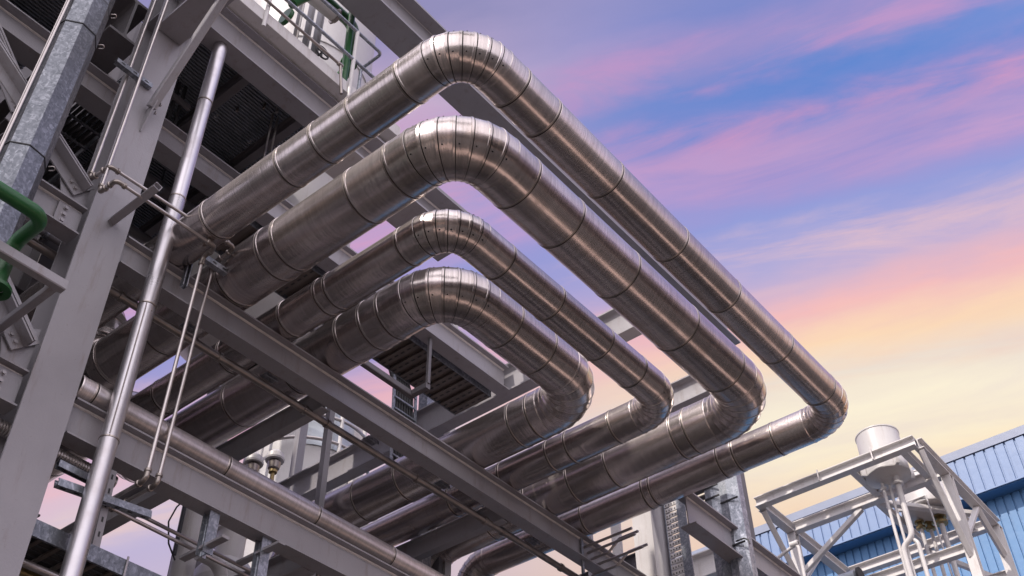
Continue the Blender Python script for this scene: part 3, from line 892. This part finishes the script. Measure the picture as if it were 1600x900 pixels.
for (yy, zz, lab) in ((.335, 1.235, 'dark angle strut slanting behind the duct, upper'), (.36, .90, 'dark angle strut slanting behind the brace, lower')):
    m = MB(); m.prism(angle_prof(.018, .0024), (-1.25, yy - .12, zz + .12), Vector((0, .7, .7)), X, Vector((0, .7071, -.7071)), 0, .3); m.build('angle_strut', 'steel_dark', None, lab, 'strut', 'dark struts inside the frame')
# --------------------------------------------------------------- white tank and vents seen between the two lower beams
wt = thing('white_tank', (-2.02, 1.62, -.2), 'white round tank with guard rails seen between the two long beams', 'tank')
m = MB(); m.lathe((-2.02, 1.62, 0), Z, [(.14, -.2), (.14, 1.86), (.12, 1.9), (0, 1.93)], 48); m.build('shell', 'white_g', wt)
m = MB()
pan = [(-2.02 + .143 * math.cos(a), 1.62 + .143 * math.sin(a)) for a in [-.75 + i * .14 for i in range(8)]]
k = len(m.v)
for (x, y) in pan:
    m.v += [Vector((x, y, 1.655)), Vector((x, y, 1.80))]
for i in range(7):
    m.face((k + 2 * i, k + 2 * i + 2, k + 2 * i + 3, k + 2 * i + 1))
inner = [( -2.02 + .1402 * math.cos(a), 1.62 + .1402 * math.sin(a)) for a in [-.75 + i * .14 for i in range(8)]]
m.build('access_panel', 'panel', wt)
for z, rr in ((1.66, .165), (1.735, .165)):
    m = MB(); m.tube([(-2.02 + rr * math.cos(a), 1.62 + rr * math.sin(a), z) for a in [-2.2 + i * .12 for i in range(28)]], .0045, None, 10); m.build('guard_rail', 'tube', wt)
for a in (-1.5, -.2, .35):
    m = MB(); m.tube([(-2.02 + .165 * math.cos(a), 1.62 + .165 * math.sin(a), 1.50), (-2.02 + .165 * math.cos(a), 1.62 + .165 * math.sin(a), 1.80)], .0055, None, 10); m.build('rail_post', 'white', wt)
m = MB(); m.lathe((-2.02, 1.62, 1.495), Z, [(.14, 0), (.18, 0), (.18, .012), (.14, .012)], 40); m.build('walkway_ring', 'steel', wt)
m = MB(); m.box((-1.865, 1.66, 1.58), (.03, .03, .05)); m.build('junction_box', 'white', wt)
for (yy, z0, lab) in ((1.146, 1.272, 'mushroom vent cap on a brass stem, left of the pair'), (1.197, 1.306, 'mushroom vent cap on a brass stem, right of the pair')):
    v = thing('vent_cap', (-1.6, yy, 1.0), lab, 'vent', 'two mushroom vents in front of the white tank')
    m = MB(); m.lathe((-1.6, yy, z0), Z, [(.010, -.006), (.0195, -.007), (.0205, -.003), (.018, .008), (.010, .017), (0, .02)], 28); m.build('hood', 'white_g', v)
    m = MB(); m.lathe((-1.6, yy, z0), Z, [(.006, -.030), (.012, -.026), (.014, -.012), (.010, -.0065)], 24); m.build('bowl', 'brown', v)
    m = MB(); m.lathe((-1.6, yy, z0), Z, [(.0045, -.40), (.0045, -.036), (.009, -.0355), (.009, -.030)], 16); m.build('stem', 'brass', v)
m = MB(); m.prism([(-.010, -.008), (.010, -.008), (.010, .008), (-.010, .008)], (-1.6, 1.255, 0), Y, X, Z, -.2, 1.5); m.build('frame_post', 'steel', None, 'dark square post right of the mushroom vents', 'post')
# lower left: white column and domed vessel under the lowest beam
wc = thing('white_column', (-1.6, 1.033, -.2), 'thick white round column under the lowest beam', 'column')
m = MB(); m.lathe((-1.6, 1.033, 0), Z, [(.0215, -.2), (.0215, 1.12)], 32, cap1=True); m.build('shaft', 'white', wc)
m = MB(); m.tube([(-1.585, 1.0, 1.11), (-1.585, .985, 1.085), (-1.585, .975, 1.05), (-1.585, .985, 1.01), (-1.585, 1.005, .985)], .0016, .01, 8); m.build('loose_cable', 'black', wc)
m = MB(); m.box((-1.578, .997, 1.04), (.004, .006, .10)); m.build('conduit', 'black', wc)
dv = thing('domed_vessel', (-1.62, 1.14, .5), 'white domed vessel with a thick neck under the lowest beam', 'vessel')
m = MB(); m.lathe((-1.62, 1.14, 0), Z, [(.062, .4), (.062, 1.0), (.058, 1.02), (.045, 1.04), (.028, 1.05)], 40); m.build('body', 'white_g', dv)
m = MB(); m.lathe((-1.62, 1.14, 0), Z, [(.028, 1.048), (.028, 1.11), (.033, 1.112), (.033, 1.12), (.02, 1.121)], 32, cap1=True); m.build('neck', 'white', dv)
el = thing('white_pipe', (-1.58, 1.11, .9), 'white bent pipe next to the domed vessel', 'pipe')
m = MB(); m.tube([(-1.54, 1.02, .99), (-1.54, 1.07, .99), (-1.54, 1.09, .90), (-1.54, 1.09, .5)], .013, .03, 20, 8); m.build('pipe_body', 'white', el)

# --------------------------------------------------------------- lower right: posts, trays, channels
YR = 1.62
hc = thing('steel_column', (-.99, 1.64, -.2), 'pale H-column below the return pipes', 'column')
m = MB(); m.prism(i_prof(.05, .05, .003, .0025), (-.985, 1.645, 0), X, Y, Z, -.2, 1.26); m.build('shaft', 'white', hc)
rc = thing('round_post', (-.948, 1.615, -.2), 'pale round steel post between H-column and slotted ladder', 'post')
m = MB(); m.lathe((-.9475, 1.615, 0), Z, [(.0145, -.2), (.0145, 1.26)], 36); m.build('shaft', 'steel', rc)
lt = thing('ladder_tray', (-.91, 1.61, .5), 'upright perforated ladder tray below the outermost pipe', 'cable tray')
m = MB(); m.box((-.9265, 1.612, .58), (.0022, .018, 1.14)); m.build('side_rail', 'galv_l', lt)
m = MB(); m.prism([(0, 0), (.018, 0), (.018, .003), (.0015, .003), (.0015, .022), (0, .022)], (-.8985, 1.60, 0), X, Y, Z, .01, 1.15); m.build('side_rail', 'galv_l', lt)
for i in range(28):
    z = .82 + i * .0118
    m = MB(); m.prism([(-.0042, 0), (.0042, 0), (.0042, .003), (.0032, .003), (.0032, .001), (-.0032, .001), (-.0032, .003), (-.0042, .003)], (0, 1.604, z), Z, Y, X, -.9254, -.8986)
    m.cur = 1
    for k in range(4):
        m.box((-.9225 + k * .006, 1.6036, z - .001), (.0018, .0006, .0032))
    m.build('rung', 'white', lt, mat2='black')
ibeam('steel_beam', 'y', 1.459, 2.1, -.800, 1.02, .03, .06, 'grey beam between the slotted ladder and the galvanised channels', cat='beam')
ibeam('steel_beam', 'x', -1.6, -1.0, 2.02, 1.245, .03, .06, 'pale cross beam low behind the galvanised channels', mat='white')
t = thing('cable_tray', (-.83, 1.75, 1.1), 'dark tray floor behind the grey beam below the outermost pipe', 'cable tray')
for i in range(5):
    m = MB(); m.box((-.878, 1.64 + i * .022, 1.14), (.085, .012, .004)); m.build('rung', 'trayfloor', t)
m = MB(); m.box((-.9215, 1.69, 1.148), (.002, .13, .018)); m.build('side_rail', 'galv', t)
m = MB(); m.box((-.834, 1.69, 1.148), (.002, .13, .018)); m.build('side_rail', 'galv', t)
def channel(x0, x1, y, z0, z1, d, label, ties):
    t = thing('galvanised_channel', ((x0 + x1) / 2, y, z0), label, 'channel', 'upright galvanised channels at lower right')
    w = x1 - x0
    m = MB()
    m.prism([(x0, -d), (x0 + w * .42, -d), (x1, -d * .35), (x1, d), (x1 - .002, d), (x1 - .002, -d * .3), (x0 + w * .4, -d + .002), (x0 + .002, -d + .002), (x0 + .002, d), (x0, d)], (0, y, 0), X, Y, Z, z0, z1)
    m.build('profile', 'galv_l', t, smooth=20)
    for z in ties:
        m = MB(); m.box(((x0 + x1) / 2, y - d - .0012, z), (w * 1.04, .0022, .003)); m.build('tie_strap', 'black', t)
    return t
channel(-.840, -.811, 1.62, .0, 1.128, .012, 'narrower galvanised channel left of the widest one, tied with straps', (1.118, 1.095, 1.05))
channel(-.8085, -.774, 1.62, .0, 1.142, .014, 'widest galvanised channel at lower right against the sunset sky', (1.075, .985))
t = thing('cable_tie', (-.772, 1.6, .985), 'black cable tail sticking out of the widest channel', 'cable')
m = MB(); m.tube([(-.79, 1.602, .989), (-.772, 1.600, .988), (-.764, 1.598, .981), (-.762, 1.598, .972)], .0013, .004, 8); m.build('tail', 'black', t)
# tubes and handrail left of the H-column
t = thing('tube_rack', (-.93, 1.5, .98), 'cluster of bent grey tubes under the outermost return pipe', 'tubes')
for i, (y, z, bz) in enumerate(((1.44, .985, 0), (1.45, .978, 0), (1.46, .970, 1), (1.47, .962, 0), (1.485, .955, 1))):
    m = MB()
    pts = [(-1.02, y, z), (-.965, y, z)] + ([(-.94, y, z + .018)] if bz else []) + [(-.90, y, z + (.018 if bz else 0))]
    m.tube(pts, .0025, .008, 10); m.build('tube', 'tube', t)
m = MB(); m.bar((-1.0, 1.43, .93), (-1.0, 1.43, .998), .006, .004, up=X); m.build('tube_support', 'galv_l', t)
for (x, y, w, lab) in ((-1.075, 1.66, .02, 'white upright strip left of the pale H-column'), (-1.14, 1.66, .012, 'thin grey upright left of the white strip')):
    m = MB(); m.prism([(-w / 2, -.004), (w / 2, -.004), (w / 2, .004), (-w / 2, .004)], (x, y, 0), X, Y, Z, -.2, 1.3); m.build('frame_post', 'white' if w > .015 else 'steel', None, lab, 'post', 'uprights left of the pale H-column')
ibeam('steel_beam', 'x', -1.5, -1.01, 1.70, 1.10, .02, .035, 'dark low cross beam behind the tube cluster', mat='steel_dark')

# --------------------------------------------------------------- white tank frame at the right
tf = thing('tank_frame', (-.82, 2.45, -.2), 'white painted steel frame carrying two tanks beside the blue building', 'frame')
def wb(axis, a0, a1, c, zt, w=.022, h=.026, nm='beam'):
    ibeam(nm, axis, a0, a1, c, zt, w, h, None, 'white', None, None, tf=.0022, tw=.002, parent=tf)
ZT = 1.480
wb('x', -1.037, -.618, 2.25, ZT)
wb('x', -1.0185, -.6275, 2.417, ZT)
wb('x', -1.0185, -.6275, 2.726, ZT)
wb('y', 2.262, 2.745, -1.030, ZT - .0005)
wb('y', 2.262, 2.745, -.616, ZT - .0005)
wb('y', 2.262, 2.405, -.784, ZT - .001, .016, .020)
wb('y', 2.262, 2.405, -.655, ZT - .001, .016, .020)
wb('y', 2.43, 2.713, -.80, ZT - .001, .016, .020)
wb('y', 2.43, 2.713, -.67, ZT - .001, .016, .020)
for (x, y) in ((-1.030, 2.417), (-.616, 2.417), (-.616, 2.726), (-1.030, 2.726)):
    m = MB(); m.prism(i_prof(.022, .022, .002, .002), (x, y, 0), X, Y, Z, -.2, ZT - .0275); m.build('post', 'white', tf)
def fb(p, q, w=.013):
    m = MB(); m.bar(p, q, w, w, up=(.3, -1, .2)); m.build('brace', 'white', tf)
fb((-1.030, 2.268, 1.452), (-1.028, 2.412, 1.30))
fb((-.616, 2.268, 1.452), (-.617, 2.410, 1.24))
fb((-.838, 2.417, 1.452), (-1.018, 2.417, 1.345))
fb((-.80, 2.430, 1.462), (-.628, 2.60, 1.44), .014)
fb((-.617, 2.43, 1.30), (-.617, 2.60, 1.452))
fb((-.617, 2.735, 1.36), (-.617, 2.60, 1.452))
fb((-.628, 2.726, 1.30), (-.80, 2.726, 1.452))
fb((-1.03, 2.43, 1.33), (-1.03, 2.56, 1.452))
wb('x', -1.0185, -.6275, 2.726, 1.335, .02, .024)
wb('x', -.90, -.6275, 2.417, 1.275, .02, .024)
for x in (-.86, -.72):
    m = MB(); m.box((x, 2.2385, 1.471), (.003, .0035, .03)); m.build('clamp_bolt', 'bolt', tf)
def tank(cx, cy, zb, zt, r0, r1, label, legs):
    t = thing('round_tank', (cx, cy, zb), label, 'tank', 'two off-white tanks on the white frame')
    m = MB(); m.lathe((cx, cy, 0), Z, [(r0 * .62, zb - .004), (r0, zb + .004), (r0 * 1.01, zb + .007), (r0, zb + .009), (r1, zt - .004), (r1 * 1.03, zt - .003), (r1 * 1.03, zt), (r1 * .97, zt), (r0 * .95, zb + .02)], 56); m.build('shell', 'white_g', t)
    m = MB(); m.lathe((cx, cy, 0), Z, [(0, zb - .018), (r0 * .25, zb - .014), (r0 * .63, zb - .0035)], 40); m.build('bottom_cone', 'white_g', t)
    for k in range(4):
        a = PI / 4 + k * PI / 2
        m = MB(); m.prism([(-.004, 0), (.004, 0), (.004, .034), (-.004, .022)], (cx + (r0 + .001) * math.cos(a), cy + (r0 + .001) * math.sin(a), zb + .004), Vector((-math.sin(a), math.cos(a), 0)), Z, Vector((math.cos(a), math.sin(a), 0)), 0, .012); m.build('lug', 'white', t)
    return t
tank(-.7265, 2.335, 1.452, 1.575, .053, .0515, 'nearer off-white open tank standing tall on the white frame', 4)
tank(-.722, 2.57, 1.462, 1.555, .068, .066, 'second off-white tank partly hidden behind the frame, with brass fittings below', 4)
GPN = 'white pipes dropping from the tanks'
def dropipe(pts, r, label, flz=None, mat='white'):
    t = thing('drop_pipe', pts[-1], label, 'pipe', GPN)
    m = MB(); m.tube(pts, r, r * 4, 16, 6); m.build('pipe_body', mat, t)
    if flz:
        x, y, z = flz
        m = MB(); m.lathe((x, y, z), Z, [(r, -.003), (r * 2, -.0028), (r * 2, -.0004), (r * 1.2, -.0002), (r * 1.2, .0002), (r * 2, .0004), (r * 2, .0028), (r, .003)], 20); m.build('flange', mat, t)
dropipe([(-.742, 2.325, 1.455), (-.742, 2.325, 1.30), (-.742, 2.325, 1.0)], .0038, 'thin white pipe at the left under the nearer tank', (-.742, 2.325, 1.425))
dropipe([(-.729, 2.335, 1.455), (-.729, 2.335, 1.28), (-.729, 2.335, 1.0)], .0034, 'thin white pipe in the middle under the nearer tank')
dropipe([(-.706, 2.325, 1.455), (-.706, 2.325, 1.287), (-.735, 2.325, 1.268), (-.735, 2.325, .9)], .0068, 'fat white pipe with a double bend under the nearer tank', (-.706, 2.325, 1.425))
dropipe([(-.712, 2.33, 1.285), (-.700, 2.33, 1.27), (-.700, 2.33, .9)], .005, 'white pipe running down from the bend of the fat pipe')
for (x, y, r, lab) in ((-.752, 2.56, .0046, 'left brass-necked drop pipe under the second tank'), (-.735, 2.58, .0046, 'middle brass-necked drop pipe under the second tank'), (-.703, 2.57, .0064, 'right brass-necked drop pipe under the second tank')):
    t = thing('drop_pipe', (x, y, .9), lab, 'pipe', 'brass-necked pipes under the second tank')
    m = MB(); m.tube([(x, y, .9), (x, y, 1.485)], r, None, 16); m.build('pipe_body', 'white', t)
    m = MB(); m.lathe((x, y, 1.43), Z, [(r, -.004), (r * 2.6, -.0035), (r * 2.6, .003), (r * 1.3, .004), (r * 1.3, .012), (r * 2.6, .013), (r * 2.6, .018), (r, .019)], 20); m.build('flange', 'brass', t)
tb = thing('sensor_tube', (-.70, 2.5, 1.3), 'thin bent white sensor tube in front of the second tank', 'tube')
m = MB(); m.tube([(-.76, 2.5, 1.475), (-.716, 2.5, 1.475), (-.7, 2.5, 1.475), (-.69, 2.5, .95)], .0022, .003, 8); m.build('tube', 'white', tb)
for i, x in enumerate((-.685, -.665, -.645)):
    m = MB(); m.tube([(x, 2.70, .8), (x, 2.70, 1.312)], .003, None, 10)
    m.lathe((x, 2.70, 1.306), Z, [(.003, 0), (.006, .001), (.006, .005), (.003, .006)], 10)
    m.build('hanger_rod', 'white', None, ('left', 'middle', 'right')[i] + ' one of three thin white rods under the far frame beam', 'rod', 'thin white rods under the far beam')
# handrail and fittings in front of the blue wall
hr = thing('hand_railing', (-1.03, 2.2, 1.2), 'white tubular handrail at the foot of the tank frame', 'railing')
m = MB(); m.tube([(-1.06, 2.0, 1.16), (-.99, 2.2, 1.277), (-.93, 2.2, 1.297), (-.93, 2.2, 1.0)], .004, .01, 12)
m.tube([(-1.08, 2.15, 1.235), (-.97, 2.2, 1.255), (-.97, 2.2, 1.0)], .004, .01, 12); m.build('rail', 'white', hr)
m = MB(); m.lathe((-.935, 2.2, 1.297), X, [(.004, -.014), (.0075, -.013), (.0075, .006), (.004, .007)], 14); m.build('fitting', 'white', hr)
mt = thing('motor_unit', (-.84, 2.3, 1.2), 'grey cylindrical motor at the bottom edge below the tanks', 'motor')
m = MB(); m.lathe((-.90, 2.3, 1.222), X, [(0, 0), (.016, .0), (.018, .004), (.018, .052), (.012, .056), (.0, .056)], 28); m.build('housing', 'panel', mt)
m = MB(); m.lathe((-.842, 2.3, 1.222), X, [(.019, 0), (.021, .001), (.021, .006), (0, .0065)], 28); m.build('end_cover', 'black', mt)
m = MB(); m.box((-.87, 2.3, 1.19), (.05, .03, .03)); m.build('pedestal', 'steel', mt)

# --------------------------------------------------------------- blue building
bb = thing('blue_building', (-1.0, 4.2, -.2), 'blue corrugated factory building with a pale overhanging fascia', 'building')
def ribbed(x0, x1, y, z0, z1, pitch, name, mat):
    prof = []
    x = x0
    while x < x1:
        prof += [(x, 0), (x + pitch * .78, 0), (x + pitch * .82, .0055), (x + pitch * .96, .0055)]
        x += pitch
    prof.append((x, 0))
    prof += [(x, .012), (x0, .012)]
    m = MB(); m.prism(prof, (0, y, 0), X, Y, Z, z0, z1); m.build(name, mat, bb, smooth=20)
ribbed(-2.6, -.4, 3.6, 2.064, 2.212, .036, 'fascia', 'pale_blue')
ribbed(-2.6, -.4, 3.662, -.2, 2.066, .030, 'wall', 'blue')
m = MB(); m.prism([(3.596, 2.215), (3.594, 2.246), (3.61, 2.252), (3.9, 2.32), (3.9, 2.30), (3.614, 2.215)], (0, 0, 0), Y, Z, X, -2.6, -.39); m.build('coping', 'cap', bb)
m = MB(); m.box((-1.5, 3.601, 2.0615), (2.2, .006, .005)); m.build('drip_edge', 'pale_blue', bb)
m = MB(); m.box((-1.5, 3.64, 2.0585), (2.19, .07, .004)); m.build('soffit', 'blue', bb)
m = MB(); m.prism([(3.68, -.2), (5.5, -.2), (5.5, 2.2), (3.68, 2.2)], (0, 0, 0), Y, Z, X, -2.59, -.41); m.build('body', 'blue', bb)
# wall brackets
for (x, z, lab) in ((-.74, 1.86, 'upper pale bracket on the blue wall right of the tanks'), (-.70, 1.80, 'lower dark bracket on the blue wall right of the tanks')):
    m = MB(); m.bar((x, 3.6585, z), (x + .06, 3.6585, z + .004), .006, .006); m.build('wall_bracket', 'steel' if z > 1.83 else 'black', None, lab, 'bracket', 'brackets on the blue wall')

# --------------------------------------------------------------- ground
def ground_mat(name, col, col2, scale=.6, rough=.85):
    m, nt, b = new_mat(name)
    geo = N(nt, 'ShaderNodeNewGeometry')
    n1 = N(nt, 'ShaderNodeTexNoise', i_Scale=scale, i_Detail=10.0, i_Roughness=.65)
    nt.links.new(geo.outputs['Position'], n1.inputs['Vector'])
    nt.links.new(ramp(nt, n1.outputs[0], [(.3, col), (.7, col2)]), b.inputs['Base Color'])
    b.inputs['Roughness'].default_value = rough
    return m
def sheet(name, x0, x1, y0, y1, z, mat):
    m = MB()
    k = len(m.v)
    m.v += [Vector((x0 / S, y0 / S, (z - EYE) / S)), Vector((x1 / S, y0 / S, (z - EYE) / S)), Vector((x1 / S, y1 / S, (z - EYE) / S)), Vector((x0 / S, y1 / S, (z - EYE) / S))]
    m.face((0, 1, 2, 3))
    return m.build(name, mat, None, None, None, None, 'structure')
sheet('ground', -1500, 1500, -1500, 1500, 0.0, ground_mat('yard_ground', (.02, .018, .018), (.036, .031, .029)))
sheet('road', -1.0, .95, -60, 80, .004, ground_mat('concrete_road', (.58, .44, .37), (.68, .52, .44)))  # unseen pale strip, added to reflect as a warm streak in the pipes

# --------------------------------------------------------------- sky and sun
SUN_EL, SUN_AZ = 46.0, -173.0      # azimuth measured from +Y toward +X
w = bpy.data.worlds.new('World')
sc.world = w
w.use_nodes = True
nt = w.node_tree
for n in list(nt.nodes):
    nt.nodes.remove(n)
out = N(nt, 'ShaderNodeOutputWorld')
bg = N(nt, 'ShaderNodeBackground')
nt.links.new(bg.outputs[0], out.inputs[0])
tc = N(nt, 'ShaderNodeTexCoord')
nrm = N(nt, 'ShaderNodeVectorMath', operation='NORMALIZE')
nt.links.new(tc.outputs['Generated'], nrm.inputs[0])
sep = N(nt, 'ShaderNodeSeparateXYZ')
nt.links.new(nrm.outputs[0], sep.inputs[0])
dx, dy, dz = sep.outputs
hl = math_n(nt, 'SQRT', math_n(nt, 'ADD', math_n(nt, 'MULTIPLY', dx, dx), math_n(nt, 'MULTIPLY', dy, dy)))
hl = math_n(nt, 'MAXIMUM', hl, .001)
cosr = math_n(nt, 'DIVIDE', math_n(nt, 'ADD', math_n(nt, 'MULTIPLY', dx, .05), math_n(nt, 'MULTIPLY', dy, .9987)), hl)
right = N(nt, 'ShaderNodeMapRange', interpolation_type='SMOOTHSTEP')
right.inputs[1].default_value = .62
right.inputs[2].default_value = .95
nt.links.new(cosr, right.inputs[0])
# cloud-plane coordinates
zc = math_n(nt, 'MAXIMUM', dz, .06)
qx = math_n(nt, 'DIVIDE', dx, zc)
qy = math_n(nt, 'DIVIDE', dy, zc)
ca, sa = math.cos(.36), math.sin(.36)
u = math_n(nt, 'ADD', math_n(nt, 'MULTIPLY', qx, ca), math_n(nt, 'MULTIPLY', qy, sa))
v = math_n(nt, 'ADD', math_n(nt, 'MULTIPLY', qx, -sa), math_n(nt, 'MULTIPLY', qy, ca))
def cloud(su, sv, det, rough, off, dist=0.0):
    cb = N(nt, 'ShaderNodeCombineXYZ')
    nt.links.new(math_n(nt, 'MULTIPLY', u, su), cb.inputs[0])
    nt.links.new(math_n(nt, 'MULTIPLY', v, sv), cb.inputs[1])
    cb.inputs[2].default_value = off
    n = N(nt, 'ShaderNodeTexNoise', i_Scale=1.0, i_Detail=det, i_Roughness=rough, i_Distortion=dist)
    nt.links.new(cb.outputs[0], n.inputs['Vector'])
    return n.outputs[0]
warp = cloud(1.6, 3.2, 5, .6, 3.1)
ew = math_n(nt, 'ADD', dz, math_n(nt, 'MULTIPLY', math_n(nt, 'SUBTRACT', warp, .5), .07))
V0, V1 = .4, 2.2
def vr(stops):
    return [((p - V0) / (V1 - V0), c) for p, c in stops]
warp2 = cloud(5.0, 9.0, 6, .6, 12.7)
vw = math_n(nt, 'ADD', v, math_n(nt, 'ADD', math_n(nt, 'MULTIPLY', math_n(nt, 'SUBTRACT', warp, .5), .16), math_n(nt, 'MULTIPLY', math_n(nt, 'SUBTRACT', warp2, .5), .07)))
vn = math_n(nt, 'DIVIDE', math_n(nt, 'SUBTRACT', vw, V0), V1 - V0, True)
baseR = ramp(nt, vn, vr([(.45, lin(118, 124, 182)), (.60, lin(122, 128, 186)), (.68, lin(108, 127, 196)), (.745, lin(148, 138, 198)), (.79, lin(88, 131, 206)), (.84, lin(106, 135, 208)),
                         (.90, lin(150, 144, 206)), (.95, lin(166, 150, 208)), (1.02, lin(148, 158, 218)), (1.09, lin(182, 174, 217)), (1.15, lin(216, 184, 206)), (1.20, lin(244, 192, 192)),
                         (1.29, lin(255, 220, 184)), (1.37, lin(242, 228, 210)), (1.47, lin(255, 243, 216)), (1.58, lin(255, 240, 210)), (1.74, lin(252, 220, 184)), (2.15, lin(240, 190, 150))]))
baseL = ramp(nt, vn, vr([(.45, lin(120, 118, 172)), (.60, lin(140, 135, 180)), (.70, lin(200, 174, 202)), (.80, lin(186, 164, 204)), (.95, lin(150, 156, 214)), (1.10, lin(160, 152, 206)), (1.18, lin(200, 170, 204)),
                         (1.24, lin(228, 190, 204)), (1.32, lin(216, 196, 212)), (1.45, lin(194, 182, 214)), (1.7, lin(204, 186, 206)), (2.15, lin(200, 180, 190))]))
base = mixc(nt, right.outputs[0], baseL, baseR)
# pink streaks: two long bands of torn cloud plus scattered wisps
def streak(v0, wd, su, off, col, amt, lo=.40, hi=.62):
    global base
    rm = ramp(nt, vn, vr([(v0 - wd * 1.6, (0, 0, 0)), (v0 - wd * .35, (1, 1, 1)), (v0 + wd * .2, (1, 1, 1)), (v0 + wd * 1.3, (0, 0, 0))]), 'EASE')
    tx = ramp(nt, cloud(su, su * 4.2, 8, .62, off, .7), [(lo, (0, 0, 0)), (hi, (amt,) * 3)])
    base = mixc(nt, math_n(nt, 'MULTIPLY', rm, tx), base, col)
streak(.866, .040, 3.2, 5.3, lin(240, 156, 184), .62, .36, .66)
streak(.752, .035, 3.6, 9.9, lin(206, 146, 194), .55)
streak(.93, .05, 2.6, 15.2, lin(216, 164, 202), .5)
streak(1.09, .05, 2.2, 33.7, lin(250, 202, 194), .62)
streak(1.20, .06, 2.0, 44.1, lin(252, 186, 182), .5)
streak(1.36, .05, 2.2, 51.9, lin(255, 214, 184), .4)
c3 = cloud(2.0, 5.5, 9, .62, 40.2, .5)
base = mixc(nt, ramp(nt, c3, [(.46, (0, 0, 0)), (.80, (.26,) * 3)]), base, lin(188, 164, 208))
gd = N(nt, 'ShaderNodeVectorMath', operation='DOT_PRODUCT')
gd.inputs[1].default_value = Vector((.55, -.75, .38)).normalized()
nt.links.new(nrm.outputs[0], gd.inputs[0])
glow = N(nt, 'ShaderNodeMapRange', interpolation_type='SMOOTHSTEP')
for i_, v_ in ((1, -.35), (2, .95), (3, 0.0), (4, 1.0)):
    glow.inputs[i_].default_value = v_
nt.links.new(gd.outputs['Value'], glow.inputs[0])
base = mixc(nt, glow.outputs[0], base, lin(250, 242, 248))
base = mixc(nt, 1.0, base, ramp(nt, glow.outputs[0], [(0, (.5,) * 3), (1, (1.05,) * 3)]), 'MULTIPLY')
base = mixc(nt, 1.0, base, (2.12, 2.12, 2.12), 'MULTIPLY')

sky = N(nt, 'ShaderNodeTexSky', sky_type='NISHITA')
sky.sun_disc = False
sky.sun_elevation = math.radians(SUN_EL)
sky.sun_rotation = math.radians(SUN_AZ)
skys = N(nt, 'ShaderNodeMix', data_type='RGBA', blend_type='MIX')
sk = mixc(nt, 1.0, sky.outputs[0], (.075, .075, .075), 'MULTIPLY')
fin = mixc(nt, .92, sk, base)
nt.links.new(fin, bg.inputs[0])
bg.inputs[1].default_value = 1.0

sd = bpy.data.lights.new('Sun', 'SUN')
sd.energy = 3.8
sd.angle = math.radians(.6)
sd.color = (1.0, .91, .82)
so = bpy.data.objects.new('Sun', sd)
COL.objects.link(so)
el, az = math.radians(SUN_EL), math.radians(SUN_AZ)
sdir = Vector((math.sin(az) * math.cos(el), math.cos(az) * math.cos(el), math.sin(el)))
so.rotation_euler = (-sdir).to_track_quat('-Z', 'Y').to_euler()
so.location = (0, -20, 40)

# --------------------------------------------------------------- camera
cam = bpy.data.cameras.new('Camera')
cam.sensor_width = 36
cam.lens = 1734.487 / 1600 * 36
cam.clip_end = 4000
cam.clip_start = .05
co = bpy.data.objects.new('Camera', cam)
COL.objects.link(co)
Rr = ((0.77365588, 0.63352473, -0.01014936), (-0.43440608, 0.51869656, -0.73637303), (-0.46124608, 0.57410825, 0.67649964))
right_, down_, fwd_ = (Vector(q).normalized() for q in Rr)
mw = Matrix((right_, -down_, -fwd_)).transposed().to_4x4()
mw.translation = (0, 0, EYE)
co.matrix_world = mw
sc.camera = co
sc.view_settings.view_transform = 'Standard'
sc.view_settings.look = 'None'
sc.view_settings.exposure = 0
sc.view_settings.gamma = 1
sc.view_settings.use_curve_mapping = False
sc.cycles.max_bounces = 8
